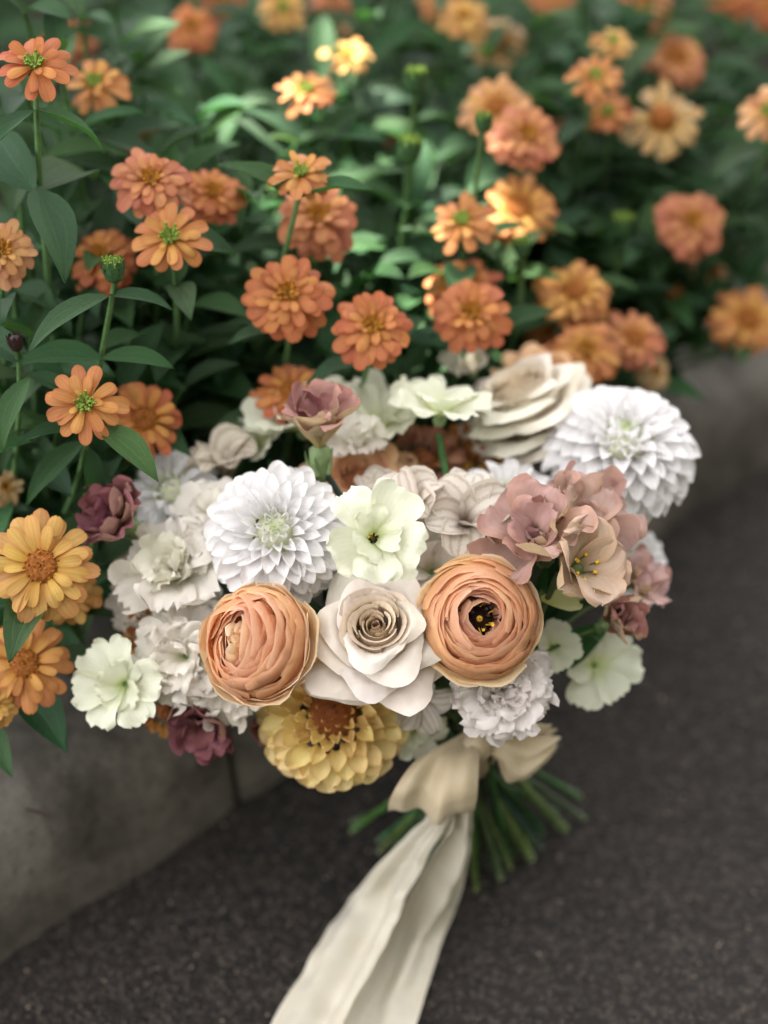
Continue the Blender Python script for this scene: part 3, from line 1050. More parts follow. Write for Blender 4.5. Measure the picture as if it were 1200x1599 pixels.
ZPOS_D = [(55, 103, 1.02), (150, 132, 1.14), (300, 44, 1.3), (442, 14, 1.33), (541, 84, 1.27), (478, 143, 1.19), (236, 282, 1.06), (332, 302, 1.12), (496, 338, 1.11), (0, 392, 1.03),
          (158, 402, 1.09), (450, 460, 1.08), (583, 511, 1.09), (722, 448, 1.13), (456, 616, 1.14), (134, 631, 1.03), (226, 655, 1.08), (65, 885, 1.05), (722, 346, 1.15), (812, 325, 1.2),
          (775, 168, 1.24), (930, 120, 1.24), (1034, 187, 1.27), (1056, 88, 1.33), (1080, 347, 1.26), (897, 455, 1.21), (990, 528, 1.23), (1168, 500, 1.31), (1202, 176, 1.26), (724, 28, 1.33),
          (1142, -8, 1.42), (626, 212, 1.25), (400, 380, 1.09), (600, 330, 1.17)]


def shoot(tip, h, label, kids=4, big=1.0):
    r = random.Random(int(abs(tip.x) * 9999) + int(tip.y * 777))
    base = Vector((tip.x + r.uniform(-.03, .03), tip.y + r.uniform(-.02, .03), .075))
    base += KN * max(.16 - bed_n(base), 0)
    t = thing('zinnia_shoot', label, 'leafy shoot', base, SGROUP)
    pts = bez(base, (base + tip) / 2 + Vector((r.uniform(-.02, .02), r.uniform(-.02, .02), .04)), tip, 8)
    mb = MB()
    mb.tube([p - base for p in pts], .0018, 5)
    obj('stem', mb.mesh('stem', M_STEM), t)
    az = r.uniform(0, 3.14)
    for k in range(kids):
        i = 7 - k * 1.15
        p = pts[int(i)].lerp(pts[min(7, int(i) + 1)], i - int(i))
        for s_ in (0, math.pi):
            a = az + k * 1.57 + s_ + r.uniform(-.3, .3)
            dv = Vector((math.cos(a), math.sin(a), r.uniform(.05, .75) if k == 0 else r.uniform(-.1, .45)))
            add_leaf(t, p, dv, (0, 0, 1), big * r.uniform(.052, .078) * (.7 if k == 0 else 1.0))
    return t


cands = []
for gy in range(20, 640, 72):
    for gx in range(30, 1200, 86):
        px = gx + rng.uniform(-30, 30) + (43 if (gy // 72) % 2 else 0)
        py = gy + rng.uniform(-26, 26)
        if py > 520 - 0 and px > 560 and px < 1000:
            continue
        if py > 560 and px > 1000:
            continue
        cands.append((px, py))
for px, py in cands + [(60, 740), (110, 800), (170, 720), (300, 560), (350, 640), (20, 640), (250, 560), (330, 500), (640, 590), (1060, 560), (1140, 560)]:
    near = min((z[0] - px) ** 2 + (z[1] - py) ** 2 for z in ZPOS)
    d = canopy_depth(px, py) + rng.uniform(.02, .07)
    tip = at(px, py, d)
    if tip.z < .17:
        continue
    lab = whereabouts(px, py)
    if lab is None:
        continue
    shoot(tip, 0, lab)
    shoots += 1

# deep foliage: countless leaves under the canopy, one mass
lv = [petal_arr(1.0, .34, LEAFP, bend=(18, 4, -22), cup=.25, ridge=.2, ruffle=.02, twist=(i - 2) * 6, nu=6, nv=5, seed=i)[0].reshape(-1, 3) for i in range(5)]
la = petal_arr(1.0, .34, LEAFP, nu=6, nv=5)[1].reshape(-1, 3)
lf = grid_faces(6, 5)
V, F, A = [], [], []
k_ = 0
for i in range(3300):
    a = rng.uniform(-.75, 1.75)
    n_ = rng.uniform(.13, 1.1)
    hmax = min(.245, .13 + .45 * (n_ - .08))
    z = .08 + (hmax - .07) * rng.random() ** .8
    p = kpt(a, n_, z)
    th = rng.uniform(0, 6.28)
    x = Vector((math.cos(th), math.sin(th), rng.uniform(-.3, .5))).normalized()
    zz = Vector((rng.gauss(0, .25), rng.gauss(0, .25), 1))
    zz = (zz - x * zz.dot(x)).normalized()
    yy = zz.cross(x)
    Mx = np.array((x, yy, zz)) * rng.uniform(.052, .085)
    V.append(lv[i % 5] @ Mx + np.array(p))
    F += [tuple(q + k_ for q in f) for f in lf]
    A.append(la)
    k_ += 30
for i in range(420):  # more leaves, added along the sunbeams to keep them off the asphalt
    q, r_ = PATCHES[i % 3]
    p = np.array(q - SUN_DIR * rng.uniform(.09, .30)) + np.array([rng.gauss(0, .04), rng.gauss(0, .04), rng.gauss(0, .015)])
    if p[2] < .09 or bed_n(Vector(p)) < .12:
        continue
    th = rng.uniform(0, 6.28)
    x = Vector((math.cos(th), math.sin(th), rng.uniform(-.3, .3))).normalized()
    zz = Vector((rng.gauss(0, .25), rng.gauss(0, .25), 1))
    zz = (zz - x * zz.dot(x)).normalized()
    yy = zz.cross(x)
    V.append(lv[i % 5] @ (np.array((x, yy, zz)) * rng.uniform(.045, .07)) + p)
    F += [tuple(q_ + k_ for q_ in f) for f in lf]
    A.append(la)
    k_ += 30
M_FOL = leaf_material('deep_leaf')
fol = obj('foliage', mesh_from('foliage', np.concatenate(V), F, M_FOL, np.concatenate(A)), color=GREEN)
fol['kind'] = 'stuff'

# ------------------------------------------------------------------ bouquet
KNOT = at(738, 1168, 1.10)
bouquet = thing('bouquet', 'hand tied bouquet of cream, peach, white and mauve flowers leaning on the kerb', 'bouquet',
                Vector((KNOT.x, KNOT.y, 0.002)))
BL = bouquet.location
HEADS = []


def part_label(o, text):
    o['label'] = text
    return o


def head_base(name, mb, mats, pos, facing, spin, label):
    o = obj(name, mb.mesh(name, mats), bouquet, frame(pos - BL, facing, spin))
    if label:
        o['label'] = label
    HEADS.append((Vector(pos), Vector(facing)))
    return o


def dahlia(px, py, dpx, d, face, label, style='white', n=118, spin=0.0, seed=1):
    r = random.Random(seed)
    f = vdir(*face)
    Rd = px_m(dpx, d) / 2
    c = at(px, py, d) - f * Rd * .30
    mb = MB()
    cs = 1.0 if style == 'white' else 1.1
    mb.lathe([(.0005, -Rd * .34), (Rd * .22, -Rd * .3), (Rd * .33 * cs, -Rd * .05), (Rd * .29 * cs, Rd * .18 * cs), (Rd * .17 * cs, Rd * .31 * cs), (.0005, Rd * .34 * cs)], 14, 0)
    h = head_base('dahlia', mb, [M_CORE if style == 'white' else M_BROWN], c, f, spin, label)
    for k in range(n):
        q = (k + .5) / n
        pol = 3 + 107 * q ** .62
        az = k * 2.39996 + r.uniform(-.09, .09)
        sn = math.sin(R(min(pol, 90)))
        tipR = Rd * (.58 + .42 * sn ** 1.3) * r.uniform(.97, 1.03)
        if style == 'white':
            stage = 0 if q < .10 else 1 if q < .24 else 2 if q < .5 else 3
            L = Rd * float(np.interp(q, (0, .06, .2, .45, .75, 1), (.12, .2, .38, .58, .70, .72)))
            kw = [dict(W=.62, cup=1.5, bend=(14, 14, 34)), dict(W=.58, cup=1.0, bend=(14, 4, -4)), dict(W=.54, cup=.62, bend=(22, 2, -22)),
                  dict(W=.50, cup=.45, bend=(24, 0, -28))][stage]
            me = petal_mesh(('dw', stage, k % 5), M_WHITE, L=1.0, prof=DP, ridge=-.10, crumple=.045, twist=(k % 5 - 2) * 7, nu=9, nv=7, seed=k % 5 + stage * 7, **kw)
            g = max(0, 1 - q / .045)
            j_ = r.uniform(.95, 1.0)
            col = ((.90 - .14 * g) * j_, (.885 - .01 * g) * j_, (.89 - .40 * g) * j_)
        else:
            stage = 0 if q < .14 else 1 if q < .45 else 2
            L = Rd * float(np.interp(q, (0, .06, .14, .3, .55, .8, 1), (.11, .13, .24, .32, .38, .43, .46)))
            kw = [dict(W=.50, cup=1.0, bend=(6, 16, 50)), dict(W=.86, cup=1.0, bend=(8, 10, 26)), dict(W=.84, cup=.75, bend=(16, 4, 4))][stage]
            me = petal_mesh(('dy', stage, k % 5), M_YDAHLIA, L=1.0, prof=YP, ridge=-.06, crumple=.045, twist=(k % 5 - 2) * 6, nu=9, nv=7, seed=k % 5 + stage * 7, **kw)
            pal = {'yellow': [(0, lin(120, 62, 38)), (.04, lin(146, 80, 46)), (.08, lin(214, 160, 100)), (.18, lin(246, 224, 152)), (1, lin(250, 240, 190))],
                   'gold': [(0, lin(120, 70, 30)), (.3, lin(186, 130, 64)), (1, lin(212, 172, 96))],
                   'pink': [(0, lin(130, 80, 66)), (.3, lin(190, 140, 118)), (1, lin(206, 166, 142))]}[style]
            col = [float(np.interp(q, [p[0] for p in pal], [p[1][i] for p in pal])) for i in range(3)]
            j_ = r.uniform(.92, 1.06)
            col = [w * j_ for w in col]
        el = R(90 - pol * (1.0 if pol < 15 else 1.12))
        tp = (tipR * math.sin(R(pol)), tipR * math.cos(R(pol)) * .92)
        bx, bz = tp[0] - L * math.cos(el) * .97, tp[1] - L * math.sin(el) * .97
        obj('petal', me, h, pm(az, el + R(r.gauss(0, 3.5)), bx, bz, R(r.gauss(0, 7)), L * r.uniform(.93, 1.06)), col)
    return h


def shell_mesh(mat, a0, half, prof_r, prof_z, drop=.25, dp=2.0, spiral=0.0, ruf=0.0, rf=3, lip=0.0, squash=None, nu=9, nv=11, seed=0, point=0.0, crumple=0.0):
    """a petal wrapped round the flower's axis"""
    r = random.Random(seed)
    s = np.linspace(-1, 1, nv)
    t = np.linspace(0, 1, nu) ** .85
    T, Sg = np.meshgrid(t, s, indexing='ij')
    TT = T * (1 - drop * np.abs(Sg) ** dp)
    kt = np.linspace(0, 1, len(prof_r))
    rr_ = np.interp(TT, kt, prof_r)
    zz = np.interp(TT, kt, prof_z)
    ph, ph2 = r.uniform(0, 6.28), r.uniform(0, 6.28)
    Rm = max(prof_r)
    wv = ruf * Rm * (T ** 2) * (np.sin(rf * Sg * 2.2 + ph) + .6 * np.sin(rf * Sg * 4.7 + ph2)) * .5
    rr_ = rr_ + wv
    zz = zz + wv * .5
    rr_ = rr_ * (1 + spiral * Sg)
    if lip:
        e = np.clip((T - .78) / .22, 0, 1) ** 2 * np.abs(Sg) ** 1.0
        rr_ = rr_ + lip * Rm * e
        zz = zz - lip * Rm * .9 * e
    if point:
        zz = zz + point * Rm * (T ** 4) * np.exp(-(Sg / .3) ** 2) * .3
        rr_ = rr_ + point * Rm * (T ** 4) * np.exp(-(Sg / .3) ** 2)
    an = a0 + half * Sg * (.62 + .38 * np.sin(np.clip(T, 0, 1) * 1.9))
    X, Y = rr_ * np.cos(an), rr_ * np.sin(an)
    if squash:
        ax, am = squash
        cx, cy = math.cos(ax), math.sin(ax)
        u = X * cx + Y * cy
        X = X - cx * u * am
        Y = Y - cy * u * am
    P = np.stack([X, Y, zz], -1)
    if crumple:
        q = P.reshape(-1, 3)
        tf = T.reshape(-1)
        o_ = r.uniform(0, 40)
        for i in range(len(q)):
            v = Vector(q[i]) * (1.0 / Rm)
            nn_ = noise.noise_vector(v * 1.7 + Vector((o_, 0, 0))) + .5 * noise.noise_vector(v * 4.1 + Vector((0, o_, 0)))
            q[i] += np.array(nn_) * crumple * Rm * tf[i]
        P = q.reshape(P.shape)
    return grid_mesh('petal', P[:, ::-1], mat, np.stack([T, Sg, np.full_like(T, r.random())], -1)[:, ::-1])


def ranunculus(px, py, dpx, d, face, label, spin=0, seed=1, folded=False):
    r = random.Random(seed)
    f = vdir(*face)
    Rd = px_m(dpx, d) / 2
    c = at(px, py, d) - f * Rd * .35
    mb = MB()
    mb.lathe([(.0005, -Rd * .5), (Rd * .2, -Rd * .45), (Rd * .3, -Rd * .2), (Rd * .22, 0), (Rd * .14, Rd * .1), (.0005, Rd * .16)], 14, 0)
    if not folded:
        for i in range(34):
            a = i * 2.4
            q = .10 + .14 * (i / 34)
            p = Vector((Rd * q * math.cos(a), Rd * q * math.sin(a), Rd * .08))
            e = p + Vector((math.cos(a) * .25 * Rd * r.random(), math.sin(a) * .25 * Rd * r.random(), Rd * r.uniform(.12, .24)))
            mb.tube([p, e, e + Vector((0, 0, Rd * .035))], [Rd * .012, Rd * .012, Rd * .03], 5, 0 if r.random() < .8 else 1)
        mb.lathe([(Rd * .05, Rd * .1), (Rd * .055, Rd * .24), (Rd * .03, Rd * .28), (.0005, Rd * .29)], 8, 1)
    h = head_base('ranunculus', mb, [M_DARK, M_STAMEN], c, f, spin, label)
    nl = 14 if folded else 18
    for i in range(nl):
        q = i / (nl - 1)
        Rim = Rd * ((.45 if folded else .31) + (.52 if folded else .66) * q ** .9)
        zr = Rd * (.42 + .14 * math.sin(q * 2.4) - .44 * q ** 2.4)
        bul = Rim * (1.10 - .06 * q) + Rd * .03
        if folded and i < 1:
            continue
        n = 4 if i < 4 else 5
        tx, ty = r.uniform(-6, 6) * (1.6 if folded else 1), r.uniform(-6, 6) * (1.6 if folded else 1)
        sh = Vector((r.uniform(-.02, .02), r.uniform(-.02, .02), 0)) * Rd
        if folded:
            sh += Vector((-.22 * (1 - q) ** 1.2, .02, 0)) * Rd
        for j in range(n):
            a0 = 6.283 * (j + .38 * i + r.uniform(-.28, .28)) / n
            k = r.uniform(.93, 1.06)
            zt = zr + Rd * r.uniform(-.07, .06)
            if folded:
                zt += Rd * .20 * (1 - q) * math.cos(a0 - .1) + Rd * r.uniform(-.05, .07)
            b_ = Rim + Rd * .045
            pr = [Rd * .1, b_ * .66, b_ * .97, b_ * k, (Rim + Rd * .018) * k, (Rim - Rd * .03) * k, (Rim - Rd * (.085 if folded else .062) * r.uniform(.7, 1.2)) * k]
            pz = [-Rd * .35, -Rd * .30, zt - Rd * .42, zt - Rd * .20, zt - Rd * .075, zt - Rd * .012, zt + Rd * .022]
            if q > .9:
                pr = [Rd * .1, bul * .6, bul * .85, bul * .95, bul * .99, bul * 1.01 * k]
                pz = [-Rd * .35, -Rd * .35, -Rd * .2, -Rd * .05, zt * .4, zt * .3]
            me = shell_mesh(M_RANUN, a0, r.uniform(.85, 1.2), pr, pz, drop=r.uniform(.12, .3), dp=2.0, spiral=r.uniform(.0, .06), ruf=.03 + (.04 if folded else .012), rf=2.0,
                            squash=(.15, .46 * (1 - q)) if folded else None, seed=seed * 100 + i * 7 + j, crumple=(.07 if folded else .045), nu=13, nv=13)
            cin, cout = lin(240, 194, 164), lin(238, 184, 128)
            if q > .9:
                cout = lin(240, 210, 166)
            w_ = r.uniform(0, .3)
            col = [(cin[w] * (1 - q) + cout[w] * q) * (1 - w_) + w_ * lin(244, 220, 184)[w] for w in range(3)]
            obj('petal', me, h, Matrix.Translation(sh) @ Matrix.Rotation(R(tx + r.uniform(-3, 3)), 4, 'X') @ Matrix.Rotation(R(ty + r.uniform(-3, 3)), 4, 'Y'), col)
    if folded:              # big crumpled petals standing inside the cavity
        for j, (a0, el, rr_, zz, ln) in enumerate([(0.1, 95, .10, -.1, .72), (.75, 100, .06, -.1, .66), (-.7, 98, .08, -.1, .68), (.2, 108, .26, -.05, .66), (-.3, 104, .2, -.05, .62),
                                                   (2.6, 70, .12, -.12, .5), (3.6, 66, .1, -.12, .5), (1.6, 82, .05, -.12, .55), (4.8, 84, .02, -.12, .5)]):
            me = petal_mesh(('rf', j), M_RANUN, L=1, W=.95, prof=OVAL, bend=(-14, 6, 20), cup=.55, crumple=.16, ruffle=.08, nu=12, nv=11, seed=j + 3)
            obj('petal', me, h, pm(a0, R(el), Rd * (rr_ - .16), Rd * zz, R(r.uniform(-20, 20)), Rd * ln * 1.12), lin(240, 204, 164) if j < 5 else lin(228, 176, 146))
    if not folded:
        for j in range(9):      # small petals leaning over the dark heart
            a0 = j * .7 + r.uniform(-.2, .2)
            me = petal_mesh(('ri', j % 4), M_RANUN, L=1, W=.62, prof=OVAL, bend=(75, 60, 110 + 12 * (j % 4)), cup=.7, crumple=.06, nu=8, nv=6, seed=j % 4)
            obj('petal', me, h, pm(a0, 0, Rd * .25, Rd * .05, R(r.uniform(-25, 25)), Rd * r.uniform(.32, .42)), lin(234, 184, 160))
    return h


def rose(px, py, dpx, d, face, label, spin=0, seed=1, col_in=lin(220, 198, 168), col_out=lin(234, 224, 212), openness=1.0):
    r = random.Random(seed)
    f = vdir(*face)
    Rd = px_m(dpx, d) / 2
    c = at(px, py, d) - f * Rd * .55
    mb = MB()
    mb.lathe([(.0005, -Rd * .5), (Rd * .16, -Rd * .4), (Rd * .2, -Rd * .1), (Rd * .1, Rd * .2), (.0005, Rd * .3)], 12, 0)
    h = head_base('rose', mb, [M_CALYX], c, f, spin, label)
    lay = [  # n, top radius, height, half angle, flare
        (2, .07, .94, 1.9, 0), (3, .14, .97, 1.35, .02), (3, .22, 1.0, 1.25, .05), (3, .32, 1.02, 1.2, .07), (3, .43, .99, 1.25, .09), (4, .53, .92, 1.0, .13)]
    for i, (n, rt, H, hf, fl) in enumerate(lay):
        for j in range(n):
            a0 = 6.283 * (j + .41 * i + r.uniform(-.08, .08)) / n
            k = r.uniform(.96, 1.04)
            Hh = Rd * H * r.uniform(.95, 1.03)
            pr = [Rd * .05, Rd * (rt + .07) * .8, Rd * (rt + .07), Rd * (rt + .03) * k, Rd * rt * k, Rd * (rt + fl) * k]
            pz = [-Rd * .1, Hh * .15, Hh * .4, Hh * .68, Hh * .88, Hh * .985]
            me = shell_mesh(M_ROSE, a0, hf, pr, pz, drop=.10, dp=2.5, spiral=.14 if i < 3 else .09, ruf=.03, rf=1.7, seed=seed * 50 + i * 9 + j, nu=10, nv=12, crumple=.02)
            q = i / 9
            obj('petal', me, h, None, [col_in[w] * (1 - q) + col_out[w] * q for w in range(3)])
    outer = [(3, .64, .86, 1.35), (3, .80, .70, 1.3), (4, .95, .46, 1.1), (4, 1.05, .16, 1.0), (3, 1.08, -.08, .95)]
    for i, (n, rt, H, hf) in enumerate(outer):
        for j in range(n):
            a0 = 6.283 * (j + .45 * i + r.uniform(-.14, .14)) / n
            k = r.uniform(.94, 1.07)
            Hh = Rd * H * r.uniform(.94, 1.06)
            zb = -Rd * .25
            dz = Hh - zb
            pr = [Rd * .08, Rd * rt * .46, Rd * rt * .64, Rd * rt * .76, Rd * rt * .92 * k, Rd * rt * 1.06 * k]
            pz = [zb, zb + dz * .3, zb + dz * .64, zb + dz * .92, zb + dz * 1.02, zb + dz * .98 - Rd * .05]
            me = shell_mesh(M_ROSE, a0, hf, pr, pz, drop=.44, dp=1.7, spiral=.06, ruf=.05, rf=1.3, lip=.16, point=.34, seed=seed * 90 + i * 9 + j, nu=15, nv=23, crumple=.065)
            obj('petal', me, h, None, [q * r.uniform(.97, 1.02) for q in col_out])
    return h


def bloom(name, px, py, dpx, d, face, label, mat, rows, colors, prof=FAN, W=.95, cup=.3, ruffle=.12, frill=.05, rf=2.0, bend=(30, 10, -14), crumple=.09, spin=0, seed=1, centre=None,
          calyx=False, lift=.2, skip=(), nu=10, nv=11, variants=5, lens=None):
    """open flower: rows of (count, length, elevation)"""
    r = random.Random(seed)
    f = vdir(*face)
    Rd = px_m(dpx, d) / 2
    c = at(px, py, d) - f * Rd * lift
    mb = MB()
    if calyx:
        mb.lathe([(Rd * .09, -Rd * .75), (Rd * .15, -Rd * .6), (Rd * .2, -Rd * .3), (Rd * .2, -Rd * .08), (Rd * .1, 0)], 10, 0)
        for i in range(5):
            a = i * 1.2566
            c_, s_ = math.cos(a), math.sin(a)
            mb.tube([(c_ * Rd * .17, s_ * Rd * .17, -Rd * .5), (c_ * Rd * .23, s_ * Rd * .23, -Rd * .3), (c_ * Rd * .27, s_ * Rd * .27, -Rd * .1)], [Rd * .05, Rd * .035, Rd * .006], 5, 0)
    else:
        mb.lathe([(.0005, -Rd * .22), (Rd * .1, -Rd * .18), (Rd * .13, -Rd * .05), (Rd * .07, .02 * Rd), (.0005, Rd * .05)], 10, 0)
    if centre == 'stamen':
        mb.lathe([(Rd * .09, 0), (Rd * .11, Rd * .1), (Rd * .06, Rd * .22), (.0005, Rd * .3)], 8, 0)
        for i in range(6):
            a = i * 1.05 + r.uniform(-.3, .3)
            p = Vector((Rd * .08 * math.cos(a), Rd * .08 * math.sin(a), 0))
            e = p + Vector((math.cos(a) * .3, math.sin(a) * .3, 1)) * Rd * r.uniform(.34, .46)
            mb.tube([p, e], Rd * .014, 4, 0)
            mb.tube([e, e + Vector((math.cos(a) * .5, math.sin(a) * .5, .3)) * Rd * .12], [Rd * .035, Rd * .03], 5, 2)
    elif centre == 'dark':
        for i in range(9):
            a = i * 2.4
            p = Vector((Rd * .03 * math.cos(a), Rd * .03 * math.sin(a), 0))
            e = p + Vector((math.cos(a) * .3, math.sin(a) * .3, 1)) * Rd * r.uniform(.12, .2)
            mb.tube([p, e], [Rd * .015, Rd * .022], 5, 2 if i % 3 == 0 else 1)
    h = head_base(name, mb, [M_CALYX, M_DARK, M_STAMEN], c, f, spin, label)
    ii = 0
    for ri, (n, ln, el) in enumerate(rows):
        for j in range(n):
            ii += 1
            if ii in skip:
                continue
            a0 = 6.283 * (j + .5 * (ri % 2) + r.uniform(-.1, .1)) / n
            v = r.randrange(variants)
            me = petal_mesh((name, label, ri, v), mat, L=1, W=W * r.uniform(.92, 1.08), prof=prof, bend=[b + r.uniform(-7, 7) for b in bend], cup=cup, ruffle=ruffle, frill=frill, rf=rf,
                            crumple=crumple, twist=r.uniform(-10, 10), nu=nu, nv=nv, seed=seed * 31 + v * 7 + ri)
            col = colors[min(ri, len(colors) - 1)]
            j_ = r.uniform(.95, 1.04)
            obj('petal', me, h, pm(a0, R(el + r.uniform(-11, 11)), Rd * .05, 0, R(r.uniform(-20, 20)), Rd * ln * r.uniform(.9, 1.08)), [q * j_ for q in col])
    return h


WHT = (.82, .80, .78)
PALE = lin(232, 234, 214)
CRM = lin(243, 238, 228)
MAU = lin(178, 132, 126)
TAN = lin(190, 154, 126)
PLUM = lin(128, 78, 82)

# the two large white dahlias and the smaller ones behind
dahlia(973, 684, 248, 1.085, (.06, .66, .8), 'large white dahlia standing proud on the right', spin=.3, seed=3, n=185)
dahlia(430, 828, 232, 1.015, (-.02, .26, 1), 'white dahlia on the left with a faint lavender tint', spin=1.0, seed=4, n=176)
dahlia(795, 775, 190, 1.07, (.1, .75, .65), 'small white dahlia half hidden behind striped petals', spin=2, seed=5, n=70)
dahlia(992, 880, 150, 1.13, (.55, .25, .8), 'white dahlia tucked behind the mauve blooms', spin=.4, seed=6, n=80)
dahlia(264, 760, 158, 1.085, (-.35, .5, .8), 'loose white dahlia at the left back', spin=.9, seed=7, n=60)
dahlia(520, 1108, 236, 1.045, (.0, .30, 1), 'yellow dahlia with a red brown centre at the bottom', 'yellow', n=150, spin=.5, seed=8)
dahlia(238, 985, 130, 1.06, (-.5, .2, .8), 'gold dahlia in the shade on the left', 'gold', n=60, seed=9)
dahlia(255, 1112, 90, 1.07, (-.3, -.2, .9), 'gold dahlia low on the left', 'gold', n=50, seed=10)
dahlia(738, 692, 120, 1.13, (.0, .8, .6), 'dark gold dahlia under the cosmos', 'gold', n=50, seed=11)
dahlia(655, 712, 150, 1.115, (-.1, .7, .7), 'dusty pink dahlia under the cosmos', 'pink', n=60, seed=12)

# ranunculus and roses
ranunculus(750, 966, 196, .985, (.02, .08, 1), 'peach ranunculus with an open dark heart', spin=.4, seed=21)
rb = ranunculus(393, 1004, 188, .985, (-.28, .2, 1), 'peach ranunculus folded round a narrow slit', spin=0, seed=22, folded=True)
lp = petal_mesh(('loose',), M_RANUN, L=1, W=.95, prof=OVAL, bend=(8, 0, -8), cup=.2, crumple=.03, nu=10, nv=9, seed=5)
P0 = at(452, 998, 1.0)
x = (at(527, 1000, .985) - P0)
Mx = frame(P0, vdir(.15, .1, 1), 0, x)
o = obj('petal', lp, rb, (Matrix.Translation(BL) @ rb.matrix_basis).inverted() @ Mx @ Matrix.Diagonal((x.length,) * 3 + (1,)), lin(236, 200, 148))
rose(588, 985, 178, .995, (-.05, .42, .9), 'cream rose with a spiral heart in the middle', spin=.2, seed=31)
rose(815, 620, 178, 1.12, (-.34, .8, .45), 'cream rose with pointed petals at the back', spin=1.2, seed=32, col_in=lin(224, 206, 178), col_out=lin(232, 224, 208))
rose(858, 590, 120, 1.16, (.2, .6, .6), 'peach rose at the very back', seed=33, col_in=lin(226, 178, 130), col_out=lin(230, 188, 142))
rose(562, 748, 140, 1.085, (.0, .6, .8), 'peach rose deep between the dahlias', seed=34, col_in=lin(222, 170, 130), col_out=lin(230, 186, 146))

# cosmos
bloom('cosmos', 583, 840, 172, .985, (.0, .15, 1), 'pale green white cosmos facing forward above the rose', M_COSMOS, [(5, 1.08, 18), (3, .74, 48)], [PALE, PALE], W=.98, cup=.3, ruffle=.13, frill=.04, crumple=.17, nu=14, nv=13,
      spin=1.0, seed=41, centre='dark')
bloom('cosmos', 688, 632, 176, 1.075, (.05, .93, .38), 'pale cosmos seen from the side on a green stem', M_COSMOS, [(6, 1.0, 12), (4, .7, 34)], [PALE, PALE], W=.85, cup=.2, ruffle=.1, frill=.03, seed=42)
bloom('cosmos', 190, 1068, 150, 1.035, (-.3, .1, 1), 'pale cosmos hanging at the lower left', M_COSMOS, [(6, 1.05, 18), (5, .75, 45)], [PALE, PALE], W=.86, cup=.35, ruffle=.14, frill=.05, spin=.5, seed=43)
bloom('cosmos', 932, 1040, 140, 1.09, (.15, .0, 1), 'white cosmos under the mauve blooms', M_COSMOS, [(6, 1.0, 20)], [PALE], W=.9, cup=.35, ruffle=.1, seed=44)
bloom('cosmos', 468, 655, 180, 1.10, (-.2, .8, .6), 'pale green cosmos at the left back', M_COSMOS, [(6, 1.0, 22), (4, .7, 45)], [PALE], W=.95, cup=.25, ruffle=.12, seed=45)
bloom('cosmos', 592, 655, 180, 1.10, (0, .85, .6), 'pale green cosmos behind the side facing one', M_COSMOS, [(6, 1.0, 16), (4, .7, 40)], [PALE], W=.95, cup=.2, ruffle=.12, seed=46)
bloom('cosmos', 405, 692, 120, 1.10, (-.3, .6, .7), 'small pale cosmos behind the left dahlia', M_COSMOS, [(5, 1.0, 25)], [PALE], W=.95, seed=47)
bloom('cosmos', 650, 1140, 100, 1.07, (.3, -.3, .9), 'white frilled cosmos beside the bow', M_COSMOS, [(5, 1.0, 20), (4, .7, 50)], [PALE], W=1.0, ruffle=.14, frill=.06, seed=48)

# striped cream blooms
bloom('hellebore', 645, 795, 160, 1.035, (-.3, .5, .8), 'cream bloom with arching brown veined petals', M_STRIPE, [(5, 1.0, 42)], [lin(224, 214, 204)], prof=OVAL, W=.95, cup=.5, ruffle=.05, frill=0,
      bend=(70, 10, -70), seed=51)
bloom('hellebore', 728, 812, 184, 1.03, (.1, .5, .85), 'cream bloom with brown veins and a lime heart', M_STRIPE, [(6, 1.0, 30)], [lin(226, 218, 208)], prof=OVAL, W=.85, cup=.5, ruffle=.05, frill=0,
      bend=(60, 5, -60), seed=52)
bloom('hellebore', 352, 730, 150, 1.09, (-.2, .7, .7), 'cream veined bloom behind the left dahlia', M_STRIPE, [(6, 1.0, 40)], [lin(222, 212, 196)], prof=OVAL, W=.9, cup=.5, ruffle=.06, bend=(60, 10, -60), seed=53)
bloom('hellebore', 652, 1090, 120, 1.05, (.2, -.2, 1), 'veined cream petals between rose and dahlia', M_STRIPE, [(5, 1.0, 25)], [lin(212, 204, 194)], prof=OVAL, W=.8, cup=.4, seed=54)

# cream and white ruffled blooms
KR = dict(W=1.1, cup=.35, ruffle=.22, frill=.10, rf=3.0, crumple=.1)
bloom('lisianthus', 272, 892, 172, 1.045, (-.3, .35, .9), 'ruffled greenish cream lisianthus on the left', M_CREAM, [(6, 1.05, 22), (5, .85, 48), (4, .6, 72)], [CRM, lin(240, 238, 222)], calyx=True, seed=61, **KR)
bloom('carnation', 785, 1072, 168, 1.02, (.15, -.12, 1), 'frilled blush white carnation at the lower right', M_CREAM, [(9, 1.0, 8), (8, .92, 26), (7, .8, 46), (6, .62, 66)], [lin(246, 240, 236)], seed=62, **KR)
bloom('carnation', 285, 1025, 160, 1.035, (-.3, .05, 1), 'frilled white carnation on the left', M_CREAM, [(8, 1.0, 8), (7, .88, 30), (6, .7, 52)], [CRM], seed=63, **KR)
bloom('carnation', 352, 1072, 126, 1.035, (-.1, -.25, 1), 'frilled white carnation under the folded ranunculus', M_CREAM, [(8, 1.0, 8), (7, .85, 34)], [CRM], seed=64, **KR)
bloom('lisianthus', 735, 575, 100, 1.15, (-.3, .7, .6), 'small white lisianthus at the back', M_CREAM, [(5, 1.0, 35), (4, .7, 60)], [lin(232, 226, 212)], seed=65, **KR)
bloom('lisianthus', 218, 868, 110, 1.11, (-.5, .1, .8), 'cream lisianthus under the dusky one', M_CREAM, [(5, 1.0, 40)], [lin(200, 184, 164)], seed=66, **KR)
bloom('cosmos', 330, 800, 120, 1.06, (-.2, .5, .8), 'cream petals tucked left of the lavender tinted dahlia', M_CREAM, [(6, 1.0, 20), (4, .7, 45)], [CRM], W=1.0, seed=85)
